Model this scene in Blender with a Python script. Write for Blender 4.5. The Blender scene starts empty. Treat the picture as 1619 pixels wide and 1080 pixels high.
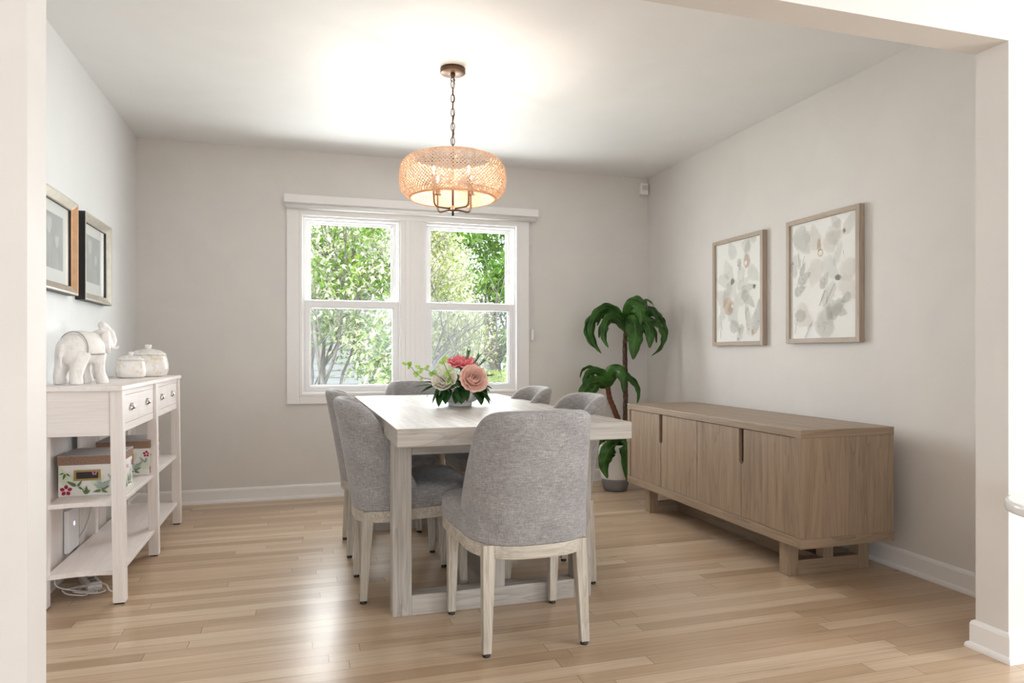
import bpy, bmesh, math, random
from mathutils import Vector, Matrix, noise as mnoise
R = math.radians
PI = math.pi
SC = bpy.context.scene
COL = SC.collection

# ------------------------------------------------------------------ helpers
def lin(r, g, b):
    def f(v):
        v /= 255.0
        return v / 12.92 if v <= 0.04045 else ((v + 0.055) / 1.055) ** 2.4
    return (f(r), f(g), f(b), 1.0)

class G:
    """tiny node graph helper"""
    def __init__(self, name):
        self.m = bpy.data.materials.new(name)
        self.m.use_nodes = True
        self.t = self.m.node_tree
        self.t.nodes.clear()
        self.out = self.n('ShaderNodeOutputMaterial')
    def n(self, typ, ins=None, **kw):
        nd = self.t.nodes.new(typ)
        for k, v in kw.items():
            setattr(nd, k, v)
        if ins:
            for k, v in ins.items():
                self.put(nd.inputs[k], v)
        return nd
    def put(self, sock, v):
        if isinstance(v, bpy.types.NodeSocket):
            self.t.links.new(v, sock)
        else:
            sock.default_value = v
    def math(self, op, a, b=None):
        nd = self.n('ShaderNodeMath', operation=op)
        self.put(nd.inputs[0], a)
        if b is not None:
            self.put(nd.inputs[1], b)
        return nd.outputs[0]
    def coord(self, which='Object', scale=(1, 1, 1), rot=(0, 0, 0), loc=(0, 0, 0)):
        tc = self.n('ShaderNodeTexCoord')
        mp = self.n('ShaderNodeMapping')
        self.t.links.new(tc.outputs[which], mp.inputs['Vector'])
        mp.inputs['Scale'].default_value = scale
        mp.inputs['Rotation'].default_value = rot
        mp.inputs['Location'].default_value = loc
        return mp.outputs[0]
    def noise(self, vec, scale=5, detail=4, rough=.5, dist=0):
        nd = self.n('ShaderNodeTexNoise', {'Vector': vec, 'Scale': scale, 'Detail': detail, 'Roughness': rough, 'Distortion': dist})
        return nd.outputs[0]
    def ramp(self, fac, stops):
        nd = self.n('ShaderNodeValToRGB', {'Fac': fac})
        els = nd.color_ramp.elements
        while len(els) < len(stops):
            els.new(.5)
        for e, (p, c) in zip(els, stops):
            e.position = p
            e.color = c
        return nd.outputs[0]
    def mix(self, fac, a, b, mode='MIX'):
        nd = self.n('ShaderNodeMix', data_type='RGBA', blend_type=mode)
        self.put(nd.inputs[0], fac)
        self.put(nd.inputs[6], a)
        self.put(nd.inputs[7], b)
        return nd.outputs[2]
    def bump(self, h, strength=.2, dist=.002):
        return self.n('ShaderNodeBump', {'Height': h, 'Strength': strength, 'Distance': dist}).outputs[0]
    def bsdf(self, **kw):
        nd = self.n('ShaderNodeBsdfPrincipled')
        for k, v in kw.items():
            self.put(nd.inputs[k.replace('_', ' ')], v)
        self.t.links.new(nd.outputs[0], self.out.inputs[0])
        return nd

def plain(name, c, rough=.5, metal=0, var=.0, scale=8, bump=0, **kw):
    g = G(name)
    v = g.coord()
    nz = g.noise(v, scale, 3)
    a = tuple(min(1, x * (1 - var)) for x in c[:3]) + (1,)
    b = tuple(min(1, x * (1 + var)) for x in c[:3]) + (1,)
    base = g.ramp(nz, [(.3, a), (.7, b)])
    args = dict(Base_Color=base, Roughness=rough, Metallic=metal, **kw)
    if bump:
        args['Normal'] = g.bump(nz, bump, .002)
    g.bsdf(**args)
    return g.m

def wood(name, c1, c2, axis='X', rough=.45, gs=1.0, streak=.5, bump=.08, c3=None, spec=.5):
    """straight grained oak: grain runs along the local axis"""
    g = G(name)
    k = {'X': 0, 'Y': 1, 'Z': 2}[axis]
    s = [22 * gs, 22 * gs, 22 * gs]; s[k] = 1.3 * gs
    f = [150, 150, 150]; f[k] = 5
    info = g.n('ShaderNodeObjectInfo')
    off = g.n('ShaderNodeVectorMath', {0: info.outputs['Location']}, operation='SCALE')
    off.inputs['Scale'].default_value = 7.3
    tc = g.n('ShaderNodeTexCoord')
    add = g.n('ShaderNodeVectorMath', {0: tc.outputs['Object'], 1: off.outputs[0]}, operation='ADD')
    def mp(sc):
        m = g.n('ShaderNodeMapping', {'Vector': add.outputs[0]})
        m.inputs['Scale'].default_value = sc
        return m.outputs[0]
    n1 = g.noise(mp(s), 1, 4, .6, .8)
    n2 = g.noise(mp(f), 1, 2, .6, .2)
    w = [9 * gs, 9 * gs, 9 * gs]; w[k] = .8 * gs
    n3 = g.noise(mp(w), 1, 2, .5, 1.5)
    cath = g.math('FRACT', g.math('MULTIPLY', n3, 7.0))
    cath = g.math('MULTIPLY', g.math('POWER', cath, 3.0), .35)
    fac = g.math('ADD', g.math('MULTIPLY', n1, .55), g.math('MULTIPLY', n2, .45))
    fac = g.math('SUBTRACT', fac, g.math('MULTIPLY', cath, streak))
    base = g.ramp(fac, [(.22, c1), (.62, c2)] if c3 is None else [(.2, c1), (.45, c2), (.7, c3)])
    g.bsdf(Base_Color=base, Roughness=rough, Specular_IOR_Level=spec, Normal=g.bump(fac, bump, .001))
    return g.m

def new_obj(name, bm, mats, parent=None, smooth=False, loc=None):
    me = bpy.data.meshes.new(name)
    bm.normal_update()
    bm.to_mesh(me)
    bm.free()
    if not isinstance(mats, (list, tuple)):
        mats = [mats]
    for m in mats:
        me.materials.append(m)
    if smooth:
        for p in me.polygons:
            p.use_smooth = True
    o = bpy.data.objects.new(name, me)
    COL.objects.link(o)
    if parent is not None:
        o.parent = parent
    if loc is not None:
        o.location = loc
    return o

def thing(name, label, cat, loc=(0, 0, 0), rotz=0, group=None):
    o = bpy.data.objects.new(name, None)
    COL.objects.link(o)
    o.empty_display_size = .05
    o.location = loc
    o.rotation_euler = (0, 0, rotz)
    return tag(o, label, cat, group)

def tag(o, label, cat, group=None):
    o['label'] = label
    o['category'] = cat
    if group:
        o['group'] = group
    return o

def struct(o, label=None):
    o['kind'] = 'structure'
    if label:
        o['label'] = label
    return o

def copy_thing(o, parent=None):
    c = o.copy()
    COL.objects.link(c)
    if parent is not None:
        c.parent = parent
    for ch in list(o.children):
        copy_thing(ch, c)
    return c

def box(bm, a, b, bev=0, seg=2, mi=0):
    """axis aligned box between corners a and b"""
    t = bmesh.new()
    bmesh.ops.create_cube(t, size=1)
    s = [max(1e-5, abs(b[i] - a[i])) for i in range(3)]
    c = [(a[i] + b[i]) / 2 for i in range(3)]
    for v in t.verts:
        v.co = Vector((v.co.x * s[0] + c[0], v.co.y * s[1] + c[1], v.co.z * s[2] + c[2]))
    if bev:
        bmesh.ops.bevel(t, geom=t.edges[:], offset=min(bev, min(s) * .45), segments=seg, affect='EDGES', profile=.5)
    merge(bm, t, mi)
    return bm

def merge(bm, t, mi=None):
    vm = {}
    for v in t.verts:
        vm[v] = bm.verts.new(v.co)
    for f in t.faces:
        try:
            nf = bm.faces.new([vm[v] for v in f.verts])
            nf.smooth = f.smooth
            nf.material_index = f.material_index if mi is None else mi
        except ValueError:
            pass
    t.free()

def boxo(name, a, b, mat, parent=None, bev=.002, seg=2):
    return new_obj(name, box(bmesh.new(), a, b, bev, seg), mat, parent)

def frustum(bm, p0, p1, w0, w1, bev=.003):
    """tapered square post from p0 (size w0=(x,y)) up to p1 (size w1)"""
    t = bmesh.new()
    lo = [t.verts.new((p0[0] + sx * w0[0] / 2, p0[1] + sy * w0[1] / 2, p0[2])) for sx, sy in ((-1, -1), (1, -1), (1, 1), (-1, 1))]
    hi = [t.verts.new((p1[0] + sx * w1[0] / 2, p1[1] + sy * w1[1] / 2, p1[2])) for sx, sy in ((-1, -1), (1, -1), (1, 1), (-1, 1))]
    t.faces.new(lo[::-1]); t.faces.new(hi)
    for i in range(4):
        t.faces.new((lo[i], lo[(i + 1) % 4], hi[(i + 1) % 4], hi[i]))
    if bev:
        bmesh.ops.bevel(t, geom=t.edges[:], offset=bev, segments=2, affect='EDGES', profile=.5)
    merge(bm, t, 0)
    return bm

def lathe(bm, prof, n=32, c=(0, 0, 0), sq=1.0, mi=0, cap=True):
    """revolve (r,z) profile; sq<1 gives a squarish plan"""
    rings = []
    for r, z in prof:
        ring = []
        for i in range(n):
            a = 2 * PI * i / n
            x, y = math.cos(a), math.sin(a)
            if sq < 1:
                x = math.copysign(abs(x) ** sq, x); y = math.copysign(abs(y) ** sq, y)
            ring.append(bm.verts.new((c[0] + r * x, c[1] + r * y, c[2] + z)))
        rings.append(ring)
    for a, b in zip(rings, rings[1:]):
        for i in range(n):
            f = bm.faces.new((a[i], a[(i + 1) % n], b[(i + 1) % n], b[i]))
            f.smooth = True; f.material_index = mi
    if cap:
        f = bm.faces.new(rings[0][::-1]); f.material_index = mi
        f = bm.faces.new(rings[-1]); f.material_index = mi
    return bm

def spline(pts, n=8, closed=False):
    P = [Vector(p) for p in pts]
    out = []
    m = len(P)
    rng = range(m if closed else m - 1)
    for i in rng:
        if closed:
            a, b, c, d = P[(i - 1) % m], P[i], P[(i + 1) % m], P[(i + 2) % m]
        else:
            a, b, c, d = P[max(i - 1, 0)], P[i], P[i + 1], P[min(i + 2, m - 1)]
        for k in range(n):
            t = k / n
            out.append(.5 * ((2 * b) + (c - a) * t + (2 * a - 5 * b + 4 * c - d) * t * t + (3 * b - a - 3 * c + d) * t ** 3))
    if not closed:
        out.append(P[-1])
    return out

def tube(bm, pts, r, n=8, closed=False, mi=0):
    """round tube along points; r number or list"""
    P = [Vector(p) for p in pts]
    m = len(P)
    rs = r if isinstance(r, (list, tuple)) else [r] * m
    up = Vector((0.123, 0.31, 0.94)).normalized()
    rings = []
    prev = None
    for i, p in enumerate(P):
        if closed:
            t = P[(i + 1) % m] - P[(i - 1) % m]
        else:
            t = P[min(i + 1, m - 1)] - P[max(i - 1, 0)]
        if t.length < 1e-9:
            t = Vector((0, 0, 1))
        t.normalize()
        if prev is None:
            a = up - t * up.dot(t)
            if a.length < .1:
                a = Vector((1, 0, 0)) - t * t.x
            a.normalize()
        else:
            a = prev - t * prev.dot(t)
            a.normalize()
        prev = a
        b = t.cross(a)
        rings.append([bm.verts.new(p + (a * math.cos(2 * PI * k / n) + b * math.sin(2 * PI * k / n)) * rs[i]) for k in range(n)])
    for i in range(m if closed else m - 1):
        A, B = rings[i], rings[(i + 1) % m]
        for k in range(n):
            f = bm.faces.new((A[k], A[(k + 1) % n], B[(k + 1) % n], B[k]))
            f.smooth = True; f.material_index = mi
    if not closed:
        f = bm.faces.new(rings[0][::-1]); f.material_index = mi
        f = bm.faces.new(rings[-1]); f.material_index = mi
    return bm

def sphere(bm, c, r, seg=16, rings=10, mi=0, rot=None):
    """ellipsoid"""
    t = bmesh.new()
    bmesh.ops.create_uvsphere(t, u_segments=seg, v_segments=rings, radius=1)
    rr = r if isinstance(r, (tuple, list)) else (r, r, r)
    for v in t.verts:
        q = Vector((v.co.x * rr[0], v.co.y * rr[1], v.co.z * rr[2]))
        if rot is not None:
            q = rot @ q
        v.co = q + Vector(c)
    for f in t.faces:
        f.smooth = True
    merge(bm, t, mi)
    return bm

def prism(bm, poly, z0, z1, mi=0, bev=0):
    t = bmesh.new()
    lo = [t.verts.new((x, y, z0)) for x, y in poly]
    hi = [t.verts.new((x, y, z1)) for x, y in poly]
    n = len(poly)
    t.faces.new(lo[::-1]); t.faces.new(hi)
    for i in range(n):
        t.faces.new((lo[i], lo[(i + 1) % n], hi[(i + 1) % n], hi[i]))
    if bev:
        ed = [e for e in t.edges if abs(e.verts[0].co.z - e.verts[1].co.z) < 1e-6]
        bmesh.ops.bevel(t, geom=ed, offset=bev, segments=3, affect='EDGES', profile=.5)
    bmesh.ops.recalc_face_normals(t, faces=t.faces[:])
    merge(bm, t, mi)
    return bm

def extrude_profile(bm, prof, p0, p1, out, mi=0):
    """sweep a (d,z) profile from p0 to p1 along a wall; d measured along the unit vector out"""
    A = [bm.verts.new((p0[0] + out[0] * d, p0[1] + out[1] * d, p0[2] + z)) for d, z in prof]
    B = [bm.verts.new((p1[0] + out[0] * d, p1[1] + out[1] * d, p1[2] + z)) for d, z in prof]
    n = len(prof)
    for i in range(n):
        f = bm.faces.new((A[i], A[(i + 1) % n], B[(i + 1) % n], B[i])); f.material_index = mi
    bm.faces.new(A[::-1]); bm.faces.new(B)
    bmesh.ops.recalc_face_normals(bm, faces=bm.faces[:])
    return bm
# light levels
SKY, SUN = 1.6, 4.0
E_REAR, E_REAR2, E_RIGHT, E_WIN, BULB = 24, 42, 300, 118, 1400
EXPOSURE = 0.45
# ------------------------------------------------------------------ materials
def wall_mat(name, c, var=.018):
    g = G(name)
    v = g.coord()
    n1 = g.noise(v, 3.5, 3, .5, .6)
    n2 = g.noise(v, 260, 2)
    a = tuple(x * (1 - var) for x in c[:3]) + (1,)
    b = tuple(min(1, x * (1 + var)) for x in c[:3]) + (1,)
    g.bsdf(Base_Color=g.ramp(n1, [(.35, a), (.65, b)]), Roughness=.62, Normal=g.bump(n2, .06, .001))
    return g.m

M = {}
M['wall'] = wall_mat('greige_wall_paint', lin(221, 217, 213))
M['wall_white'] = wall_mat('pale_wall_paint', lin(230, 231, 231), .01)
M['ceiling'] = wall_mat('ceiling_paint', lin(236, 236, 236), .012)
M['trim'] = plain('white_trim_gloss', lin(238, 236, 235), .35)
M['sash'] = plain('white_window_vinyl', lin(236, 235, 236), .32)

def floor_mat():
    g = G('oak_strip_floor')
    tc = g.n('ShaderNodeTexCoord')
    sep = g.n('ShaderNodeSeparateXYZ', {0: tc.outputs['Object']})
    x, y = sep.outputs[0], sep.outputs[1]
    W, L = .0640, 1.05
    yy = g.math('DIVIDE', y, W)
    row = g.math('FLOOR', yy)
    fy = g.math('FRACT', yy)
    wn = g.n('ShaderNodeTexWhiteNoise', {'W': row}, noise_dimensions='1D')
    xo = g.math('ADD', g.math('DIVIDE', x, L), g.math('MULTIPLY', wn.outputs[0], 17.0))
    col = g.math('FLOOR', xo)
    fx = g.math('FRACT', xo)
    cb = g.n('ShaderNodeCombineXYZ', {0: row, 1: col, 2: 0.0})
    wn2 = g.n('ShaderNodeTexWhiteNoise', {'Vector': cb.outputs[0]}, noise_dimensions='3D')
    rnd = wn2.outputs[0]
    # grain
    gx = g.math('MULTIPLY', x, 1.6)
    gy = g.math('MULTIPLY', y, 42.0)
    gv = g.n('ShaderNodeCombineXYZ', {0: gx, 1: gy, 2: g.math('MULTIPLY', rnd, 40.0)})
    n1 = g.noise(gv.outputs[0], 1, 4, .6, .9)
    gv2 = g.n('ShaderNodeCombineXYZ', {0: g.math('MULTIPLY', x, 7.0), 1: g.math('MULTIPLY', y, 330.0), 2: g.math('MULTIPLY', rnd, 40.0)})
    n2 = g.noise(gv2.outputs[0], 1, 2, .5, .2)
    tone = g.ramp(rnd, [(0.0, lin(176, 150, 123)), (.3, lin(190, 165, 138)), (.6, lin(199, 175, 148)), (.85, lin(208, 187, 162)), (1, lin(185, 158, 131))])
    gr = g.math('ADD', g.math('MULTIPLY', n1, .6), g.math('MULTIPLY', n2, .4))
    shade = g.ramp(gr, [(.3, (.80, .77, .73, 1)), (.62, (1.04, 1.04, 1.04, 1))])
    base = g.mix(1.0, tone, shade, 'MULTIPLY')
    # seams
    sy = g.math('LESS_THAN', g.math('ABSOLUTE', g.math('SUBTRACT', fy, .5)), .488)
    sx = g.math('LESS_THAN', g.math('ABSOLUTE', g.math('SUBTRACT', fx, .5)), .4988)
    seam = g.math('MULTIPLY', sx, sy)
    base = g.mix(seam, lin(140, 112, 86), base)
    rough = g.math('ADD', g.math('MULTIPLY', n1, .10), .245)
    h = g.math('ADD', g.math('MULTIPLY', seam, .5), g.math('MULTIPLY', gr, .12))
    g.bsdf(Base_Color=base, Roughness=rough, Normal=g.bump(h, .10, .001))
    return g.m
M['floor'] = floor_mat()

for ax in 'XYZ':
    M['table_' + ax] = wood('greige_oak_' + ax, lin(146, 139, 131), lin(190, 184, 177), ax, .50, 1.0, .4, .12, None, .28)
    M['side_' + ax] = wood('brown_oak_' + ax, lin(125, 106, 88), lin(165, 144, 122), ax, .42, 1.0, .45, .08)
    M['chairleg_' + ax] = wood('limed_oak_' + ax, lin(140, 130, 114), lin(200, 192, 180), ax, .55, 1.6, .3, .18)
    M['white_' + ax] = wood('whitewashed_pine_' + ax, lin(226, 216, 211), lin(243, 237, 234), ax, .42, .8, .25, .03)
    M['frame_' + ax] = wood('drift_oak_' + ax, lin(150, 134, 118), lin(184, 168, 152), ax, .5, 2.0, .3, .08)

def fabric(name, c1, c2, c3):
    g = G(name)
    tc = g.n('ShaderNodeTexCoord')
    def mp(sc):
        m = g.n('ShaderNodeMapping', {'Vector': tc.outputs['Object']}); m.inputs['Scale'].default_value = sc
        return m.outputs[0]
    h1 = g.noise(mp((42, 42, 420)), 1, 3, .65, .3)     # cross threads
    h2 = g.noise(mp((420, 420, 34)), 1, 3, .65, .3)    # upright threads
    bl = g.noise(mp((9, 9, 14)), 1, 3, .6)
    f = g.math('ADD', g.math('MULTIPLY', h1, .5), g.math('MULTIPLY', h2, .42))
    f = g.math('ADD', f, g.math('MULTIPLY', bl, .16))
    base = g.ramp(f, [(.36, c1), (.54, c2), (.72, c3)])
    g.bsdf(Base_Color=base, Roughness=.92, Sheen_Weight=.25, Sheen_Roughness=.5, Normal=g.bump(f, .25, .0015))
    return g.m
M['fabric'] = fabric('heather_grey_linen', lin(104, 101, 102), lin(146, 143, 143), lin(186, 184, 184))

M['black'] = plain('black_plastic', lin(30, 29, 30), .45)
M['chrome'] = plain('polished_nickel', lin(205, 203, 200), .12, 1.0)
M['bronze'] = plain('brushed_bronze', lin(112, 88, 70), .42, .85, .1, 40)
M['brass'] = plain('antique_brass', lin(176, 146, 88), .4, .8)
M['cane'] = None
def cane_mat():
    g = G('woven_cane')
    v = g.coord()
    n = g.noise(v, 60, 3)
    c = g.ramp(n, [(.3, lin(234, 194, 156)), (.7, lin(250, 220, 188))])
    d = g.n('ShaderNodeBsdfDiffuse', {'Color': c, 'Roughness': .6})
    t = g.n('ShaderNodeBsdfTranslucent', {'Color': c})
    mx = g.n('ShaderNodeMixShader', {0: .42, 1: d.outputs[0], 2: t.outputs[0]})
    g.t.links.new(mx.outputs[0], g.out.inputs[0])
    return g.m
M['cane'] = cane_mat()
def lit_inner_mat():
    g = G('cane_lit_inside')
    c = lin(250, 240, 224)  # paler than the cane: the bulb-lit inside is put into this colour
    d = g.n('ShaderNodeBsdfDiffuse', {'Color': c})
    t = g.n('ShaderNodeBsdfTranslucent', {'Color': c})
    mx = g.n('ShaderNodeMixShader', {0: .45, 1: d.outputs[0], 2: t.outputs[0]})
    g.t.links.new(mx.outputs[0], g.out.inputs[0])
    return g.m
M['lit_inner'] = lit_inner_mat()
def screen_mat():
    g = G('fine_insect_mesh')
    tr = g.n('ShaderNodeBsdfTransparent', {'Color': (1, 1, 1, 1)})
    d = g.n('ShaderNodeBsdfDiffuse', {'Color': lin(196, 196, 208)})
    mx = g.n('ShaderNodeMixShader', {0: .05, 1: tr.outputs[0], 2: d.outputs[0]})
    g.t.links.new(mx.outputs[0], g.out.inputs[0])
    return g.m
M['screen'] = screen_mat()

def emit(name, c, s):
    g = G(name)
    e = g.n('ShaderNodeEmission', {'Color': c, 'Strength': s})
    g.t.links.new(e.outputs[0], g.out.inputs[0])
    return g.m
M['bulb'] = emit('lit_candle_bulb', (1, .86, .74, 1), BULB)
M['led'] = emit('blue_status_light', (.55, .6, 1, 1), 1.3)

def leaf_mat(name, c1, c2, trans=.3, rough=.4, scale=6, gloss=.15):
    g = G(name)
    v = g.coord()
    n = g.noise(v, scale, 3)
    c = g.ramp(n, [(.32, c1), (.68, c2)])
    p = g.n('ShaderNodeBsdfPrincipled', {'Base Color': c, 'Roughness': rough, 'Specular IOR Level': gloss * 2})
    t = g.n('ShaderNodeBsdfTranslucent', {'Color': c})
    mx = g.n('ShaderNodeMixShader', {0: trans, 1: p.outputs[0], 2: t.outputs[0]})
    g.t.links.new(mx.outputs[0], g.out.inputs[0])
    return g.m
M['palm_leaf'] = leaf_mat('dark_green_leaf', lin(32, 66, 20), lin(70, 116, 46), .15, .36, 9)
M['midrib'] = leaf_mat('pale_leaf_rib', lin(70, 104, 54), lin(92, 126, 68), .1, .5)
M['bouquet_leaf'] = leaf_mat('deep_green_leaf', lin(30, 66, 28), lin(60, 104, 46), .15, .45, 30)
M['ivy_leaf'] = leaf_mat('light_ivy_leaf', lin(120, 160, 60), lin(176, 204, 110), .3, .5, 30)
M['out_leaf_green'] = leaf_mat('spring_green_leaf', lin(112, 150, 56), lin(172, 202, 104), .45, .5, 3)
M['out_leaf_dark'] = leaf_mat('mid_green_leaf', lin(104, 156, 60), lin(156, 200, 100), .4, .5, 2)
M['out_leaf_pale'] = leaf_mat('cream_bract', lin(238, 237, 214), lin(252, 250, 238), .4, .6, 3)
M['out_leaf_tree'] = leaf_mat('maple_green_leaf', lin(118, 164, 74), lin(170, 206, 112), .45, .5, 2)
M['hedge_leaf'] = leaf_mat('yellow_green_leaf', lin(150, 178, 70), lin(208, 220, 128), .4, .5, 3)
M['bark'] = plain('grey_bark', lin(124, 119, 120), .9, 0, .25, 12, .4)
M['bark_dark'] = plain('brown_bark', lin(110, 100, 94), .9, 0, .25, 12, .4)
def trunk_mat():
    g = G('dracaena_trunk')
    v = g.coord(scale=(1, 1, .8))
    n = g.noise(v, 70, 4, .7)
    g.bsdf(Base_Color=g.ramp(n, [(.35, lin(50, 36, 28)), (.58, lin(92, 72, 56)), (.72, lin(160, 146, 130))]), Roughness=.85, Normal=g.bump(n, .5, .004))
    return g.m
M['trunk'] = trunk_mat()
M['trunk_red'] = plain('red_brown_trunk', lin(96, 56, 34), .8, 0, .35, 40, .4)
M['pot_white'] = plain('matt_white_ceramic', lin(236, 234, 232), .5)
M['pot_grey'] = plain('grey_ceramic_base', lin(128, 127, 130), .55)
M['soil'] = plain('dark_soil', lin(52, 42, 34), .95, 0, .3, 60, .5)
M['bowl'] = plain('white_glazed_ceramic', lin(238, 237, 238), .18)
def petal_mat(name, c1, c2, c3):
    g = G(name)
    v = g.coord()
    n = g.noise(v, 34, 3, .55, .5)
    c = g.ramp(n, [(.3, c1), (.5, c2), (.7, c3)])
    p = g.n('ShaderNodeBsdfPrincipled', {'Base Color': c, 'Roughness': .7, 'Specular IOR Level': .2})
    t = g.n('ShaderNodeBsdfTranslucent', {'Color': c})
    mx = g.n('ShaderNodeMixShader', {0: .15, 1: p.outputs[0], 2: t.outputs[0]})
    g.t.links.new(mx.outputs[0], g.out.inputs[0])
    return g.m
M['peach'] = petal_mat('peach_petal', lin(252, 196, 178), lin(253, 212, 196), lin(254, 230, 216))
M['pink'] = petal_mat('coral_pink_petal', lin(250, 126, 150), lin(252, 152, 160), lin(253, 184, 176))
M['cream'] = petal_mat('cream_petal', lin(236, 226, 206), lin(246, 240, 226), lin(250, 246, 238))
M['hydrangea'] = petal_mat('pale_green_petal', lin(226, 234, 200), lin(242, 246, 226), lin(250, 250, 240))
M['stem'] = plain('green_stem', lin(84, 110, 58), .6)
M['grey_stem'] = plain('grey_green_grass', lin(150, 158, 150), .55)

def glass_mat():
    g = G('clear_window_glass')
    tr = g.n('ShaderNodeBsdfTransparent', {'Color': (.97, .98, .98, 1)})
    gl = g.n('ShaderNodeBsdfGlossy', {'Color': (1, 1, 1, 1), 'Roughness': .02})
    lw = g.n('ShaderNodeLayerWeight', {'Blend': .5})
    fr = g.math('ADD', g.math('MULTIPLY', g.math('POWER', lw.outputs[1], 5.0), .5), .025)
    mx = g.n('ShaderNodeMixShader', {0: fr, 1: tr.outputs[0], 2: gl.outputs[0]})
    g.t.links.new(mx.outputs[0], g.out.inputs[0])
    return g.m
M['glass'] = glass_mat()
M['paper'] = plain('white_watercolour_paper', lin(238, 238, 235), .75, 0, .02, 3)
M['mat_board'] = plain('white_mat_board', lin(240, 240, 238), .8)
M['print_grey'] = plain('glare_hazed_print', lin(184, 186, 186), .8, 0, .08, 9)  # pale grey holds the haze of glare on the picture glass
M['print_light'] = plain('pale_tulip_print', lin(212, 213, 210), .8, 0, .05, 12)
M['silver'] = plain('champagne_silver_leaf', lin(196, 190, 178), .38, .7, .08, 30)
M['tan_side'] = plain('tan_frame_side', lin(206, 164, 128), .4, .6, .08, 30)  # tanner than the silver, for one side of the nearer frame only
def wash_mat(name, c, gain):
    # watercolour wash: pigment thins towards the edge of each brush mark
    g = G(name)
    at = g.n('ShaderNodeAttribute', attribute_name='wash')
    n = g.noise(g.coord(), 13, 2, .5, .4)
    a = g.math('MULTIPLY', g.math('POWER', at.outputs['Fac'], .55), g.math('ADD', g.math('MULTIPLY', n, .7), .5))
    a = g.math('MINIMUM', g.math('MULTIPLY', a, gain), 1.0)
    g.bsdf(Base_Color=c, Roughness=.8, Alpha=a)
    return g.m
M['art_grey'] = wash_mat('watercolour_grey', lin(196, 196, 190), .42)
M['art_pale'] = wash_mat('watercolour_pale_grey', lin(204, 204, 199), .24)
M['art_dark'] = wash_mat('watercolour_dark_grey', lin(96, 102, 94), .75)
M['art_tan'] = wash_mat('watercolour_tan', lin(200, 156, 118), .45)
M['art_warm'] = wash_mat('watercolour_warm_white', lin(206, 192, 176), .22)
def mosaic_mat():
    g = G('capiz_shell_mosaic')
    v = g.coord()
    vo = g.n('ShaderNodeTexVoronoi', {'Vector': v, 'Scale': 62.0})
    sp = g.n('ShaderNodeSeparateColor', {0: vo.outputs['Color']})
    c = g.ramp(sp.outputs[0], [(0, lin(243, 240, 236)), (.55, lin(246, 243, 240)), (.74, lin(238, 222, 200)), (.9, lin(226, 222, 218)), (1, lin(244, 241, 237))])
    g.bsdf(Base_Color=c, Roughness=.2, Coat_Weight=.3)
    return g.m
M['mosaic'] = mosaic_mat()
def carved_mat():
    g = G('whitewashed_carved_wood')
    v = g.coord(scale=(60, 60, 14))
    n = g.noise(v, 1, 4, .7, .6)
    v2 = g.coord(scale=(1, 1, 1))
    n2 = g.noise(v2, 28, 4, .7)
    f = g.math('ADD', g.math('MULTIPLY', n, .5), g.math('MULTIPLY', n2, .5))
    c = g.ramp(f, [(.31, lin(120, 104, 96)), (.36, lin(220, 214, 209)), (.48, lin(238, 234, 230)), (.7, lin(246, 244, 242))])
    g.bsdf(Base_Color=c, Roughness=.55, Normal=g.bump(f, .2, .002))
    return g.m
M['carved'] = carved_mat()
M['carve_line'] = plain('dark_carved_line', lin(130, 116, 106), .8)
M['burlap'] = plain('brown_burlap', lin(150, 122, 104), .9, 0, .2, 160, .4)
M['lid_grey'] = plain('grey_box_lid', lin(176, 171, 171), .8, 0, .1, 90, .2)
M['box_white'] = plain('white_floral_paper', lin(240, 239, 236), .6)
M['fl_red'] = plain('printed_red_petal', lin(176, 30, 66), .6, 0, .25, 60)
M['fl_pink'] = plain('printed_pink_petal', lin(206, 130, 176), .6, 0, .2, 60)
M['fl_green'] = plain('printed_green_leaf', lin(96, 124, 70), .6, 0, .3, 60)
M['fl_grey'] = plain('printed_grey_leaf', lin(168, 182, 174), .6, 0, .15, 60)
M['fl_pale'] = plain('printed_pale_wash', lin(222, 230, 208), .6, 0, .04, 30)
M['label_dark'] = plain('dark_label_card', lin(28, 28, 34), .25)
M['white_plastic'] = plain('white_plastic', lin(236, 236, 238), .4)
M['cable'] = plain('white_cable', lin(226, 224, 226), .45)
M['siding'] = plain('pale_grey_siding', lin(152, 153, 166), .7, 0, .03, 3)
M['roof'] = plain('grey_shingles', lin(150, 148, 154), .9, 0, .15, 6)
M['lawn'] = plain('spring_lawn', lin(150, 176, 96), .95, 0, .2, 3)
M['exterior'] = plain('house_exterior', lin(200, 198, 196), .9)
M['blind'] = plain('white_roller_fabric', lin(240, 239, 238), .6)
M['sensor'] = plain('white_sensor_plastic', lin(238, 237, 236), .4)
# ------------------------------------------------------------------ camera
CAM_H = 1.019
F_PX, CX, HY = 1102.0, 809.5, 558.0
TH = math.atan((CX - 474.0) / F_PX)
cam = bpy.data.cameras.new('camera')
cam.sensor_width = 36
cam.lens = 36 * F_PX / 1619
cam.shift_y = (HY - 540) / 1619
cam.clip_start = .05
co = bpy.data.objects.new('camera', cam)
COL.objects.link(co)
co.location = (0, 0, CAM_H)
co.rotation_euler = (R(90), 0, -TH)
SC.camera = co

# ------------------------------------------------------------------ room shell
H = 2.44
XL, XR, YB = -1.033, 2.712, 5.115          # dining room walls
YN0, YN1 = 1.722, 1.839                    # wall with the wide opening
OX0, OX1, OZ = -.556, 2.236, 2.05          # the opening
LX0, LX1, LY0 = -3.6, 5.4, -4.2            # adjoining living room

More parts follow.
